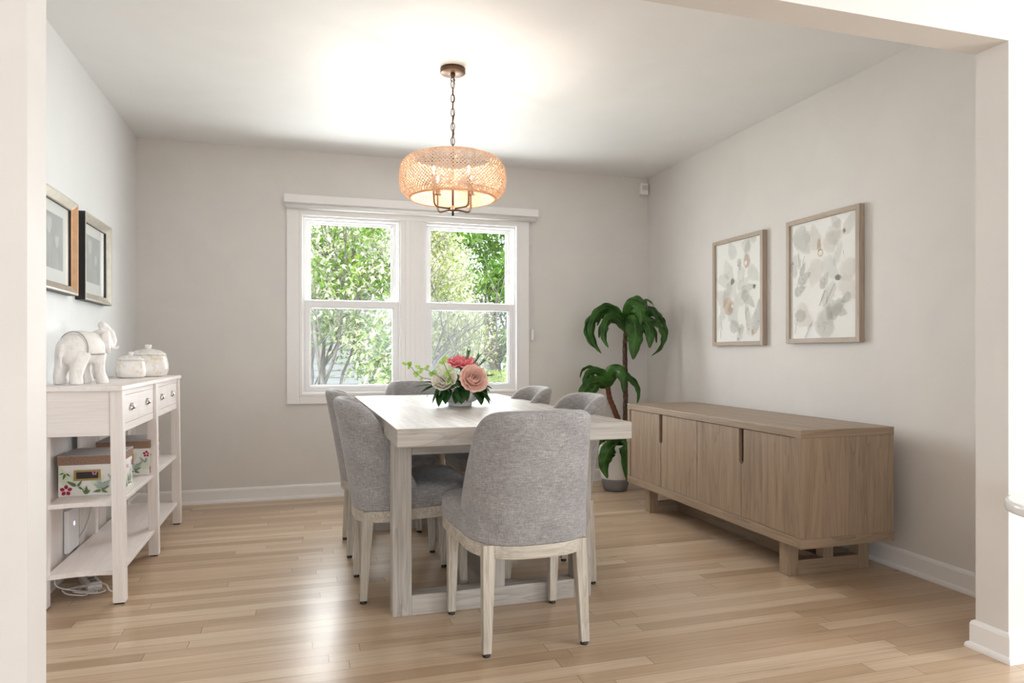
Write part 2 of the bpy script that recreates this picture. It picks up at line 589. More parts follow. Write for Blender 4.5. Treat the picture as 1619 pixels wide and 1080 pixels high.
struct(boxo('floor', (LX0 - .3, LY0 - .3, -.12), (LX1 + .3, YB + .2, 0), M['floor'], None, 0))
bm = bmesh.new()
box(bm, (XL - .2, YN0 + .05, H), (XR + .2, YB + .25, H + .2))
struct(new_obj('ceiling', bm, M['ceiling']))
struct(boxo('ceiling_living', (LX0 - .3, LY0 - .3, H), (LX1 + .3, YN0 + .05, H + .2), M['ceiling'], None, 0))

# back wall with one opening for the double window
WX0, WX1, WZ0, WZ1 = .012, 1.592, .725, 2.0
bm = bmesh.new()
box(bm, (XL - .2, YB, -.12), (WX0, YB + .2, H))
box(bm, (WX1, YB, -.12), (XR + .2, YB + .2, H))
box(bm, (WX0, YB, -.12), (WX1, YB + .2, WZ0))
box(bm, (WX0, YB, WZ1), (WX1, YB + .2, H))
struct(new_obj('wall_back', bm, M['wall']))
struct(boxo('wall_left', (XL - .2, YN1, 0), (XL, YB, H), M['wall_white'], None, 0))
struct(boxo('wall_right', (XR, YN1, 0), (XR + .2, YB, H), M['wall'], None, 0))
bm = bmesh.new()
box(bm, (LX0, YN0, 0), (OX0, YN1, H))
box(bm, (OX1, YN0, 0), (LX1, YN1, H))
box(bm, (OX0, YN0, OZ), (OX1, YN1, H))
struct(new_obj('wall_near', bm, M['wall']))

# living room behind the camera (bounces daylight), rear openings added for fill lamps
def wall_with_openings(name, axis, pos0, pos1, a0, a1, ops, mat):
    bm = bmesh.new()
    def add(u0, u1, z0, z1):
        if axis == 'Y':
            box(bm, (u0, pos0, z0), (u1, pos1, z1))
        else:
            box(bm, (pos0, u0, z0), (pos1, u1, z1))
    u = a0
    for (o0, o1, z0, z1) in ops:
        add(u, o0, 0, H); add(o0, o1, 0, z0); add(o0, o1, z1, H)
        u = o1
    add(u, a1, 0, H)
    return struct(new_obj(name, bm, mat))
wall_with_openings('wall_living_rear', 'Y', LY0 - .2, LY0, LX0, LX1, [(-2.8, -.2, .4, 2.2), (1.2, 4.6, .4, 2.2)], M['wall_white'])
wall_with_openings('wall_living_left', 'X', LX0 - .2, LX0, LY0, YN1, [], M['wall_white'])
wall_with_openings('wall_living_right', 'X', LX1, LX1 + .2, LY0, YN1, [(-3.0, .8, .4, 2.2)], M['wall_white'])

# baseboards: a flat board with an eased top and a rounded shoe at the floor
BP = [(0, 0), (.024, 0), (.024, .008), (.021, .016), (.013, .021), (.013, .082), (.009, .092), (.003, .096), (0, .096)]
def baseboard(name, runs):
    bm = bmesh.new()
    for p0, p1, out in runs:
        t = bmesh.new()
        extrude_profile(t, BP, p0, p1, out)
        merge(bm, t, 0)
    return struct(new_obj(name, bm, M['trim']))
baseboard('baseboard_back', [((XL, YB, 0), (XR, YB, 0), (0, -1))])
baseboard('baseboard_left', [((XL, YN1, 0), (XL, YB, 0), (1, 0))])
baseboard('baseboard_right', [((XR, YN1, 0), (XR, YB, 0), (-1, 0))])
# wraps the right end of the opening with mitred corners
def wrap_base(name, path, outs):
    """path of plan points with the offset direction at each (already mitred)"""
    bm = bmesh.new()
    rows = []
    for (x, y), (ox, oy) in zip(path, outs):
        rows.append([bm.verts.new((x + ox * d, y + oy * d, z)) for d, z in BP])
    n = len(BP)
    for A, B in zip(rows, rows[1:]):
        for i in range(n):
            bm.faces.new((A[i], A[(i + 1) % n], B[(i + 1) % n], B[i]))
    bm.faces.new(rows[0][::-1]); bm.faces.new(rows[-1])
    bmesh.ops.recalc_face_normals(bm, faces=bm.faces[:])
    return struct(new_obj(name, bm, M['trim']))
wrap_base('baseboard_near_right', [(XR - .03, YN1), (OX1, YN1), (OX1, YN0), (LX1, YN0)], [(0, 1), (-1, 1), (-1, -1), (0, -1)])
wrap_base('baseboard_near_left', [(XL + .03, YN1), (OX0, YN1), (OX0, YN0), (LX0, YN0)], [(0, 1), (1, 1), (1, -1), (0, -1)])

# ------------------------------------------------------------------ the window
# casing: stepped flat boards round and between the two units
def casing():
    bm = bmesh.new()
    yf = YB - .020
    X0, X1, Z0, Z1 = -.088, 1.690, .660, 2.06
    def board(a, b, d):
        box(bm, (a[0], YB - d, a[1]), (b[0], YB + .01, b[1]), .003)
    board((X0, Z0), (X0 + .085, Z1), .020)
    board((X1 - .085, Z0), (X1, Z1), .020)
    board((X0 + .085, Z0), (X1 - .085, Z0 + .068), .0195)
    board((X0 + .085, 1.985), (X1 - .085, Z1), .0195)
    # inner stepped band
    board((X0 + .083, Z0 + .062), (X0 + .105, 1.99), .026)
    board((X1 - .105, Z0 + .062), (X1 - .083, 1.99), .026)
    board((X0 + .083, Z0 + .055), (X1 - .083, Z0 + .076), .025)
    # mullion between the units: a wide board with two shallow reeds
    board((.705, .73), (.882, 1.99), .010)
    board((.738, .73), (.850, 1.99), .018)
    board((.772, .73), (.778, 1.99), .0195)
    board((.808, .73), (.814, 1.99), .0195)
    return bm
w1 = struct(new_obj('window_1', casing(), M['trim']))
def unit(x0, x1, name):
    """one double hung unit between x0 and x1"""
    z0, z1 = .735, 1.985
    fr = bmesh.new()
    y0, y1 = YB + .004, YB + .17
    box(fr, (x0, y0, z0), (x0 + .014, y1, z1)); box(fr, (x1 - .014, y0, z0), (x1, y1, z1))
    box(fr, (x0 + .014, y0, z1 - .016), (x1 - .014, y1, z1)); box(fr, (x0 + .014, y0, z0), (x1 - .014, y1, z0 + .012))
    # parting stops
    for xa, xb in ((x0 + .014, x0 + .021), (x1 - .021, x1 - .014)):
        box(fr, (xa, YB + .05, 1.36), (xb, YB + .06, z1 - .016))
    new_obj(name + '_frame', fr, M['sash'], w1)
    def sash(n, a, b, za, zb, ya, yb, st, top, bot):
        s = bmesh.new()
        box(s, (a, ya, za), (a + st, yb, zb), .003); box(s, (b - st, ya, za), (b, yb, zb), .003)
        box(s, (a + st - .002, ya, zb - top), (b - st + .002, yb, zb), .003)
        box(s, (a + st - .002, ya, za), (b - st + .002, yb, za + bot), .003)
        # glazing bead
        q = .008
        for (p, r) in (((a + st, za + bot), (a + st + q, zb - top)), ((b - st - q, za + bot), (b - st, zb - top)),
                       ((a + st + q, zb - top - q), (b - st - q, zb - top)), ((a + st + q, za + bot), (b - st - q, za + bot + q))):
            box(s, (p[0], ya + .009, p[1]), (r[0], yb - .004, r[1]), .001)
        o = new_obj('sash', s, M['sash'], w1)
        g = bmesh.new()
        yy = (ya + yb) / 2 + .002
        box(g, (a + st - .003, yy, za + bot - .003), (b - st + .003, yy + .004, zb - top + .003))
        new_obj('pane', g, M['glass'], o)
        return o
    lo = sash('lower', x0 + .014, x1 - .014, .747, 1.392, YB + .012, YB + .046, .036, .047, .034)
    up = sash('upper', x0 + .021, x1 - .021, 1.355, 1.969, YB + .062, YB + .094, .030, .018, .038)
    sn = bmesh.new()
    box(sn, (x0 + .016, YB + .128, .748), (x1 - .016, YB + .1285, 1.372))
    new_obj('insect_screen', sn, M['screen'], w1)
    lk = bmesh.new()
    for fx in (.28, .72):
        cx_ = x0 + (x1 - x0) * fx
        box(lk, (cx_ - .028, YB + .022, 1.392), (cx_ + .028, YB + .05, 1.398), .002)
        box(lk, (cx_ - .016, YB + .026, 1.398), (cx_ + .022, YB + .042, 1.406), .003)
    new_obj('sash_lock', lk, M['sash'], lo)
unit(.018, .705, 'window')
unit(.882, 1.586, 'window')

# roller blind in its white valance, cord and tension weight on the right
rb = thing('roller_blind', 'white roller blind rolled up in a long valance above the double window', 'blind', (.82, YB, 2.04))
def loc(bm, o):
    for v in bm.verts:
        v.co -= Vector(o)
    return bm
bm = bmesh.new()
prof = [(0, 0), (.010, .0), (.052, .022), (.060, .024), (.060, .078), (.056, .080), (0, .080)]
extrude_profile(bm, prof, (-.104, YB, 2.040), (1.751, YB, 2.040), (0, -1))
new_obj('valance', loc(bm, rb.location), M['trim'], rb)
bm = bmesh.new()
tube(bm, [(-.095, YB - .036, 2.040), (1.735, YB - .036, 2.040)], .017, 14)
new_obj('rolled_fabric', loc(bm, rb.location), M['blind'], rb)
bm = bmesh.new()
for dx in (-.010, .010):
    tube(bm, spline([(1.722 + dx * .4, YB - .040, 2.045), (1.722 + dx * .35, YB - .030, 1.75), (1.720 + dx * .5, YB - .024, 1.4), (1.716 + dx * .3, YB - .022, 1.185)], 6), .0016, 6)
new_obj('pull_cord', loc(bm, rb.location), M['cable'], rb)
bm = bmesh.new()
box(bm, (1.705, YB - .034, 1.115), (1.727, YB - .001, 1.200), .006)
box(bm, (1.711, YB - .038, 1.130), (1.721, YB - .033, 1.180), .002)
new_obj('cord_weight', loc(bm, rb.location), M['white_plastic'], rb)

# motion sensor in the upper right corner
ms = thing('motion_sensor', 'small white motion sensor high in the right corner of the back wall', 'sensor', (2.668, YB, 2.346))
t = bmesh.new()
box(t, (-.034, -.040, -.047), (.034, -.001, .047), .008, 3)
new_obj('housing', t, M['sensor'], ms)
t = bmesh.new()
box(t, (-.024, -.043, -.012), (.024, -.038, .026), .002)
new_obj('lens', t, plain('sensor_lens', lin(205, 205, 206), .3), ms)
# ------------------------------------------------------------------ dining table
TZ = .75
dt = thing('dining_table', 'long pale greige oak dining table with thick top on an open frame base', 'table', (.76, 3.4, 0))
def L(bm, o=dt):
    return loc(bm, o.location)
TX0, TX1, TY0, TY1 = .327, 1.240, 2.465, 4.43
bm = bmesh.new()
box(bm, (TX0, TY0, TZ - .066), (TX1, TY1, TZ), .003)
def endgrain(o, m):
    # banded ends: the grain turns along the end faces
    o.data.materials.append(m)
    for p in o.data.polygons:
        if abs(p.normal.y) > .9:
            p.material_index = 1
    return o
endgrain(new_obj('tabletop', L(bm), M['table_Y'], dt), M['table_X'])
lx = [(.341, .415), (1.093, 1.168)]
ly = [(2.698, 2.772), (4.03, 4.104)]
for (a, b) in ly:
    for (c, d) in lx:
        bm = box(bmesh.new(), (c, a, 0), (d, b, TZ - .066), .002)
        new_obj('leg', L(bm), M['table_Z'], dt)
    bm = box(bmesh.new(), (lx[0][1], a + .002, 0), (lx[1][0], b - .002, .078), .002)
    new_obj('stretcher', L(bm), M['table_X'], dt)
    bm = box(bmesh.new(), (lx[0][1], a + .004, .622), (lx[1][0], b - .004, TZ - .066), .002)
    new_obj('top_rail', L(bm), M['table_X'], dt)
    bm = box(bmesh.new(), (.718, a + .003, .078), (.792, b - .003, .622), .002)
    new_obj('post', L(bm), M['table_Z'], dt)
bm = box(bmesh.new(), (.718, ly[0][1] - .002, 0), (.792, ly[1][0] + .002, .076), .002)
new_obj('floor_beam', L(bm), M['table_Y'], dt)
for sx in (lx[0][0] + .012, lx[1][1] - .042):
    bm = box(bmesh.new(), (sx, ly[0][1], .63), (sx + .03, ly[1][0], TZ - .066), .002)
    new_obj('side_rail', L(bm), M['table_Y'], dt)

# ------------------------------------------------------------------ dining chair (faces local +Y)
def seat_outline(grow=0.0, n=10):
    """D shaped plan, straight front with rounded corners, round back"""
    W, YF, YBk = .250 + grow, .232 + grow, .238 + grow
    pts = []
    r = .075
    for i in range(n + 1):                      # front right corner
        a = R(90) - R(90) * i / n
        pts.append((W - r + r * math.cos(a), YF - r + r * math.sin(a)))
    side = [(W - .004, .07), (W - .014, 0.0)]
    pts += side
    m = 22
    for i in range(m + 1):                      # round back
        a = PI * i / m
        x = math.copysign(abs(math.cos(a)) ** .72, math.cos(a)) * (W - .024)
        y = -.04 - (abs(math.sin(a)) ** .86) * (YBk - .04)
        pts.append((x, y))
    pts += [(-x, y) for x, y in side[::-1]]
    for i in range(n + 1):
        a = R(180) - R(90) * i / n
        pts.append((-(W - r) + r * math.cos(a), YF - r + r * math.sin(a)))
    return pts

def ring_prism(bm, outer, inner, z0, z1):
    n = len(outer)
    v = [[bm.verts.new((x, y, z)) for x, y in P] for P, z in ((outer, z0), (outer, z1), (inner, z1), (inner, z0))]
    for k in range(4):
        A, B = v[k], v[(k + 1) % 4]
        for i in range(n):
            bm.faces.new((A[i], A[(i + 1) % n], B[(i + 1) % n], B[i]))
    bmesh.ops.recalc_face_normals(bm, faces=bm.faces[:])
    return bm

TILT = .075      # the seat falls slightly to the back
def tilt(bm):
    for v in bm.verts:
        v.co.z += TILT * (v.co.y - .15)
    return bm

def shell_bm():
    """barrel backrest: wraps round the back of the seat, wings slope up to a rounded top"""
    NU, NV = 28, 16
    T = .046
    bm = bmesh.new()
    def P(u, v, off):
        # plan: half superellipse; wing length shrinks with height
        zt = .820 - .055 * abs(u) ** 6 - .010 * abs(u) ** 2
        lean = .092 * v ** 1.1
        wing = R(112) * (1 - v) ** .9 + R(80) * (1 - (1 - v) ** .9)
        a = wing * u
        ax = .226 - .012 * v - off
        by = .212 - off - .012 * v
        s, c = math.sin(a), math.cos(a)
        x = math.copysign(abs(s) ** .74, s) * ax
        y = -.030 - math.copysign(abs(c) ** .80, c) * by * (1.0 if c > 0 else .75)
        z0 = .396 + TILT * (y - .15)
        z = z0 + (zt - z0) * v
        return Vector((x, y - lean, z))
    def G_(off):
        return [[bm.verts.new(P(-1 + 2 * i / NU, j / NV, off)) for i in range(NU + 1)] for j in range(NV + 1)]
    O, I = G_(0), G_(T)
    def quad(a, b, c, d):
        f = bm.faces.new((a, b, c, d)); f.smooth = True
    for j in range(NV):
        for i in range(NU):
            quad(O[j][i], O[j][i + 1], O[j + 1][i + 1], O[j + 1][i])
            quad(I[j][i + 1], I[j][i], I[j + 1][i], I[j + 1][i + 1])
    # rims with a rounded middle row
    def rim(A, B, outv):
        mids = [bm.verts.new((a.co + b.co) / 2 + outv(k, a, b)) for k, (a, b) in enumerate(zip(A, B))]
        for k in range(len(A) - 1):
            quad(A[k + 1], A[k], mids[k], mids[k + 1]); quad(mids[k + 1], mids[k], B[k], B[k + 1])
        return mids
    mt = rim(O[NV], I[NV], lambda k, a, b: Vector((0, 0, .014)))
    mb = rim([O[0][i] for i in range(NU, -1, -1)], [I[0][i] for i in range(NU, -1, -1)], lambda k, a, b: Vector((0, 0, 0)))
    L_ = rim([O[j][0] for j in range(NV, -1, -1)][::-1][::-1], [I[j][0] for j in range(NV, -1, -1)], lambda k, a, b: Vector((0, .012, 0)))
    R_ = rim([O[j][NU] for j in range(NV + 1)], [I[j][NU] for j in range(NV + 1)], lambda k, a, b: Vector((0, .012, 0)))
    # close the tiny corner gaps
    bmesh.ops.remove_doubles(bm, verts=[mt[0], L_[0], mt[-1], R_[-1], mb[0], R_[0], mb[-1], L_[-1]], dist=.03)
    bmesh.ops.holes_fill(bm, edges=[e for e in bm.edges if e.is_boundary], sides=8)
    bmesh.ops.recalc_face_normals(bm, faces=bm.faces[:])
    for f in bm.faces:
        f.smooth = True
    return bm

def seat_bm():
    """boxed cushion: side band, welt and a domed top"""
    bm = bmesh.new()
    O = seat_outline(.004)
    n = len(O)
    levels = [(.0, .398, .992), (.0, .404, 1.0), (0, .440, 1.004), (0, .456, .998), (0, .459, 1.006), (0, .463, .992), (0, .476, .955), (0, .484, .88), (0, .489, .70), (0, .491, .40)]
    rings = []
    for _, z, s in levels:
        rings.append([bm.verts.new((x * s, (y - .01) * s + .01, z)) for x, y in O])
    for A, B in zip(rings, rings[1:]):
        for i in range(n):
            f = bm.faces.new((A[i], A[(i + 1) % n], B[(i + 1) % n], B[i])); f.smooth = True
    bm.faces.new(rings[0]); f = bm.faces.new(rings[-1]); f.smooth = True
    bmesh.ops.recalc_face_normals(bm, faces=bm.faces[:])
    return bm

def make_chair():
    c = thing('dining_chair', '', 'chair')
    s = new_obj('seat', tilt(seat_bm()), M['fabric'], c)
    b = new_obj('backrest', shell_bm(), M['fabric'], c)
    sub = b.modifiers.new('round', 'SUBSURF'); sub.levels = 1; sub.render_levels = 1
    r = new_obj('seat_rail', tilt(ring_prism(bmesh.new(), seat_outline(.002), seat_outline(-.024), .352, .398)), M['chairleg_X'], c)
    bv = r.modifiers.new('ease', 'BEVEL'); bv.width = .003; bv.segments = 2; bv.limit_method = 'ANGLE'
    for sx in (-1, 1):
        for (tx, ty, fx, fy) in ((.166, -.186, .177, -.208), (.208, .186, .209, .203)):
            lg = frustum(bmesh.new(), (sx * fx, fy, .012), (sx * tx, ty, .396 + TILT * (ty - .15)), (.030, .030), (.045, .045), .003)
            lo = new_obj('leg', lg, M['chairleg_Z'], c)
            gl = lathe(bmesh.new(), [(.013, 0), (.014, .003), (.012, .013)], 14, (sx * fx, fy, 0))
            new_obj('glide', gl, M['black'], lo)
    return c
chair0 = make_chair()
GRP = 'upholstered chairs around the dining table'
SPOTS = [
    (.776, 2.470, 0, 'grey linen dining chair at the near end of the table, its back to the viewer'),
    (.455, 3.065, -90, 'grey linen dining chair on the console side of the table, nearer to the viewer'),
    (.445, 3.735, -90, 'grey linen dining chair on the console side, half hidden behind the nearer chair'),
    (1.03, 3.02, 90, 'grey linen dining chair on the sideboard side of the table, nearer to the viewer'),
    (1.03, 3.74, 90, 'grey linen dining chair on the sideboard side of the table, nearer to the window'),
    (.757, 4.52, 180, 'grey linen dining chair at the far end of the table below the window'),
]
for i, (x, y, rz, lab) in enumerate(SPOTS):
    o = chair0 if i == 0 else copy_thing(chair0)
    o.location = (x, y, 0)
    o.rotation_euler = (0, 0, R(rz))
    tag(o, lab, 'chair', GRP)
# ------------------------------------------------------------------ sideboard
sb = thing('sideboard', 'long low greyish brown oak sideboard with four doors along the right wall', 'sideboard', (2.34, 3.38, 0))
SX0, SX1, SY0, SY1, SZ0, SZ1 = 2.088, 2.598, 2.538, 4.222, .160, .682
def LS(bm):
    return loc(bm, sb.location)
def so(name, a, b, m, parent=sb, bev=.002):
    return new_obj(name, LS(box(bmesh.new(), a, b, bev)), m, parent)
endgrain(so('top', (SX0, SY0, SZ1 - .036), (SX1, SY1, SZ1), M['side_Y']), M['side_X'])
endgrain(so('bottom_panel', (SX0, SY0, SZ0), (SX1, SY1, SZ0 + .044), M['side_Y']), M['side_X'])
so('end_panel', (SX0 + .001, SY0 + .001, SZ0 + .044), (SX1 - .001, SY0 + .037, SZ1 - .036), M['side_Z'])
so('end_panel', (SX0 + .001, SY1 - .037, SZ0 + .044), (SX1 - .001, SY1 - .001, SZ1 - .036), M['side_Z'])
so('back_panel', (SX1 - .02, SY0 + .037, SZ0 + .044), (SX1 - .004, SY1 - .037, SZ1 - .036), M['side_Y'])
so('inner_shelf_wall', (SX0 + .06, SY0 + .037, SZ0 + .044), (SX1 - .022, SY1 - .037, SZ1 - .036), M['side_Z'])
dy = (SY1 - SY0 - .074) / 4
for k in range(4):
    y0 = SY0 + .037 + k * dy + .0025
    y1 = y0 + dy - .005
    z0, z1 = SZ0 + .046, SZ1 - .039
    x0, x1 = SX0 + .007, SX0 + .030
    # grip notch on the edge that meets its partner
    bm = bmesh.new()
    nz, nw = .476, .017
    ys = (y1 - nw) if k % 2 == 0 else (y0 + nw)
    if k % 2 == 0:
        poly = [(y0, z0), (y1, z0), (y1, nz - .008), (y1 - nw * .5, nz - .004), (y1 - nw, nz + .006), (y1 - nw, z1), (y0, z1)]
    else:
        poly = [(y0, z0), (y1, z0), (y1, z1), (y0 + nw, z1), (y0 + nw, nz + .006), (y0 + nw * .5, nz - .004), (y0, nz - .008)]
    A = [bm.verts.new((x0, y, z)) for y, z in poly]
    B = [bm.verts.new((x1, y, z)) for y, z in poly]
    bm.faces.new(A); bm.faces.new(B[::-1])
    for i in range(len(poly)):
        bm.faces.new((A[i], B[i], B[(i + 1) % len(poly)], A[(i + 1) % len(poly)]))
    bmesh.ops.recalc_face_normals(bm, faces=bm.faces[:])
    d = new_obj('door', LS(bm), M['side_Z'], sb)
FX0, FX1 = 2.128, 2.588
for (ya, yb) in ((2.675, 2.733), (3.985, 4.043)):
    for (xa, xb) in ((FX0, FX0 + .06), (FX1 - .06, FX1)):
        so('leg', (xa, ya, 0), (xb, yb, SZ0), M['side_Z'])
    so('foot_rail', (FX0 + .06, ya + .003, 0), (FX1 - .06, yb - .003, .066), M['side_X'])
    so('post', (2.33, ya + .004, .066), (2.386, yb - .004, SZ0), M['side_Z'])
    so('upper_rail', (FX0 + .06, ya + .01, SZ0 - .022), (FX1 - .06, yb - .01, SZ0), M['side_X'])
so('floor_beam', (2.330, 2.733, 0), (2.386, 3.985, .066), M['side_Y'])

# ------------------------------------------------------------------ framed watercolours on the right wall
def flat(bm, pts, mi, lay):
    """flat printed shape on the sheet; pts (s,t) metres on the sheet"""
    la = bm.verts.layers.float_color['wash']
    x = -.0203 - .00012 * lay
    hw, hh = SHEET
    q = [(max(-hw, min(hw, s)), max(-hh, min(hh, t))) for s, t in pts]
    cs, ct_ = sum(p[0] for p in q) / len(q), sum(p[1] for p in q) / len(q)
    def vert(s, t, w):
        v = bm.verts.new((x, s, t)); v[la] = (w, w, w, 1); return v
    e0 = .30 if len(pts) > 4 else 1.0
    ring = [vert(s, t, e0) for s, t in q]
    inn = [vert(cs + (s - cs) * .72, ct_ + (t - ct_) * .72, 1.0) for s, t in q]
    n = len(q)
    fs = [bm.faces.new(inn)] + [bm.faces.new((ring[i], ring[(i + 1) % n], inn[(i + 1) % n], inn[i])) for i in range(n)]
    for f in fs:
        f.material_index = mi
SHEET = (1, 1)
def petal(cx, cy, length, width, ang, n=9, pinch=.5, wob=0, seed=0):
    rn = random.Random(seed)
    pts = []
    for side in (1, -1):
        rng = range(n + 1) if side == 1 else range(n - 1, 0, -1)
        for i in rng:
            t = i / n
            w = width * (math.sin(PI * t ** pinch) ** .8 if 0 < t < 1 else 0) * (1 + wob * rn.uniform(-1, 1))
            x, y = length * t, side * w / 2
            pts.append((cx + x * math.cos(ang) - y * math.sin(ang), cy + x * math.sin(ang) + y * math.cos(ang)))
    return pts
def stroke(x0, y0, x1, y1, w):
    d = Vector((x1 - x0, y1 - y0)); nrm = Vector((-d.y, d.x)).normalized() * w / 2
    return [(x0 + nrm.x, y0 + nrm.y), (x0 - nrm.x * .3, y0 - nrm.y * .3), (x1 - nrm.x, y1 - nrm.y), (x1 + nrm.x * .4, y1 + nrm.y * .4)]
def art(name, label, y_near, y_far, z0, z1, shapes):
    """shapes: (kind, u, v, length, width, angle, material index); u 0..1 from left as seen, v 0..1 from bottom"""
    w, h = y_far - y_near, z1 - z0
    t = thing(name, label, 'picture', (XR, (y_near + y_far) / 2, (z0 + z1) / 2), 0, 'framed watercolours above the sideboard')
    b, d = .026, .034
    for nm, a, c, m in (('frame', (-d, -w / 2, -h / 2), (-.001, -w / 2 + b, h / 2), M['frame_Z']), ('frame', (-d, w / 2 - b, -h / 2), (-.001, w / 2, h / 2), M['frame_Z']),
                        ('frame', (-d, -w / 2 + b, -h / 2), (-.001, w / 2 - b, -h / 2 + b), M['frame_Y']), ('frame', (-d, -w / 2 + b, h / 2 - b), (-.001, w / 2 - b, h / 2), M['frame_Y'])):
        new_obj(nm, box(bmesh.new(), a, c, .0015), m, t)
    global SHEET
    SHEET = (w / 2 - b - .002, h / 2 - b - .002)
    bm = bmesh.new()
    bm.verts.layers.float_color.new('wash')
    box(bm, (-.020, -w / 2 + b - .002, -h / 2 + b - .002), (-.004, w / 2 - b + .002, h / 2 - b + .002))
    for k, (kind, u, v, ln, wd, an, mi) in enumerate(shapes):
        s, q = w * (.5 - u), h * (v - .5)
        if kind == 'p':
            # seen from the room the sheet's left is +Y: mirror the angle
            pts = petal(s, q, ln, wd, PI - R(an), 12, .62, .16, k)
        elif kind == 'b':
            rn = random.Random(k)
            pts = [(s + math.cos(a) * ln * rn.uniform(.8, 1.15) / 2, q + math.sin(a) * wd * rn.uniform(.8, 1.15) / 2) for a in [2 * PI * i / 16 for i in range(16)]]
        else:
            a = PI - R(an)
            pts = stroke(s, q, s + ln * math.cos(a), q + ln * math.sin(a), wd * .55)
        flat(bm, pts, mi, k + 1)
    new_obj('print', bm, [M['paper'], M['art_grey'], M['art_pale'], M['art_dark'], M['art_tan'], M['art_warm']], t)
    return t
S1 = [('p', .45, .80, .14, .09, 120, 2), ('p', .60, .86, .13, .10, 40, 2), ('p', .66, .79, .12, .07, 75, 2), ('p', .80, .90, .11, .05, 80, 2), ('p', .70, .70, .15, .10, -40, 2), ('p', .60, .72, .13, .08, -110, 2),
      ('p', .52, .80, .085, .05, -80, 1), ('b', .68, .76, .075, .10, 0, 4), ('b', .66, .745, .03, .03, 0, 0),
      ('p', .35, .60, .17, .09, 170, 2), ('p', .36, .62, .15, .10, 115, 2), ('p', .38, .58, .16, .08, -130, 2), ('p', .42, .62, .05, .045, 235, 3), ('s', .46, .61, .11, .006, -60, 3), ('s', .60, .57, .04, .008, 72, 3),
      ('p', .50, .52, .15, .06, 28, 2), ('p', .56, .50, .17, .055, 8, 1), ('p', .58, .49, .18, .075, -38, 1), ('b', .82, .52, .03, .03, 0, 3),
      ('p', .30, .40, .17, .12, 150, 2), ('p', .36, .44, .16, .11, 80, 2), ('p', .34, .38, .18, .12, -60, 2), ('p', .42, .40, .17, .10, 10, 2), ('b', .32, .37, .12, .13, 0, 4), ('b', .36, .35, .06, .07, 0, 5), ('b', .40, .365, .025, .025, 0, 0),
      ('p', .34, .19, .13, .09, -12, 1), ('p', .22, .24, .10, .06, 110, 2), ('p', .14, .30, .12, .045, -100, 2), ('s', .18, .24, .12, .008, -98, 3), ('s', .20, .15, .05, .006, 115, 3),
      ('p', .60, .20, .17, .065, -112, 1), ('p', .68, .38, .22, .05, -82, 1), ('s', .66, .38, .20, .007, -85, 3), ('p', .80, .09, .27, .085, 72, 1), ('b', .79, .11, .03, .05, 0, 4)]
art('watercolour_picture', 'oak framed pale floral watercolour hung nearer the plant', 3.593, 4.130, 1.066, 1.766, S1)
S2 = [('p', .12, .92, .19, .13, -52, 1), ('p', .10, .72, .11, .07, -60, 2), ('p', .42, .72, .16, .10, 100, 5), ('p', .52, .72, .17, .11, 30, 5), ('p', .45, .66, .17, .12, -110, 5), ('p', .52, .66, .18, .10, -50, 2), ('p', .60, .75, .15, .11, 60, 2),
      ('b', .46, .76, .035, .085, 0, 4), ('b', .48, .70, .05, .045, 0, 4), ('b', .48, .70, .03, .028, 0, 0),
      ('p', .80, .80, .14, .07, 60, 2), ('p', .74, .86, .10, .06, 130, 2), ('b', .79, .83, .025, .035, 0, 4), ('b', .80, .83, .012, .014, 0, 3), ('s', .77, .74, .09, .005, -80, 1),
      ('s', .12, .40, .22, .006, 70, 3), ('p', .12, .53, .11, .05, 105, 1), ('p', .16, .48, .12, .065, 28, 1), ('p', .20, .54, .09, .04, 65, 1), ('p', .10, .40, .11, .06, 20, 1), ('s', .18, .62, .09, .006, 95, 3),
      ('p', .48, .42, .11, .06, 55, 1), ('p', .66, .58, .14, .05, 65, 2), ('b', .715, .49, .045, .035, 0, 3), ('p', .74, .50, .17, .11, 25, 5), ('p', .74, .48, .20, .11, -38, 5), ('p', .66, .47, .15, .07, -110, 2), ('p', .88, .36, .09, .05, 210, 1),
      ('s', .47, .29, .09, .012, 62, 3), ('s', .53, .28, .14, .008, 55, 3), ('p', .53, .27, .12, .05, 80, 2), ('p', .58, .20, .16, .10, 35, 1), ('p', .64, .27, .12, .07, -20, 1), ('p', .62, .17, .08, .05, 110, 1),
      ('p', .12, .28, .18, .13, -35, 5), ('b', .20, .215, .09, .08, 0, 1), ('s', .16, .20, .09, .008, -105, 3), ('s', .36, .15, .09, .010, 235, 3), ('s', .38, .17, .06, .006, 225, 3),
      ('p', .50, .035, .20, .15, 72, 1)]
art('watercolour_picture', 'oak framed pale floral watercolour hung nearer the viewer above the sideboard', 2.831, 3.381, 1.073, 1.769, S2)
# ------------------------------------------------------------------ console table on the left wall
CZ = .885
ct = thing('console_table', 'whitewashed console table with four small drawers and two shelves against the left wall', 'console table', (-.84, 3.86, 0))
def LC(bm):
    return loc(bm, ct.location)
def cbox(name, a, b, m, bev=.002, parent=ct):
    return new_obj(name, LC(box(bmesh.new(), a, b, bev)), m, parent)
KX0, KX1, KY0, KY1 = -1.006, -.684, 3.140, 4.605
cbox('tabletop', (KX0, KY0, CZ - .020), (KX1, KY1, CZ), M['white_Y'], .004)
legy = [3.186, 3.882, 4.560]
for y in legy:
    for xt, xf in ((-.712, -.700), (-.978, -.978)):
        bm = frustum(bmesh.new(), (xf, y, .006), (xt, y, CZ - .020), (.046, .046), (.046, .046), .002)
        lg = new_obj('leg', LC(bm), M['white_Z'], ct)
        bm = frustum(bmesh.new(), (xf, y, 0), (xf, y, .007), (.036, .036), (.036, .036), 0)
        new_obj('glide', LC(bm), M['black'], lg)
for y in (legy[0], legy[2]):
    cbox('end_panel', (-.956, y - .018, .684), (-.734, y + .018, CZ - .020), M['white_X'])
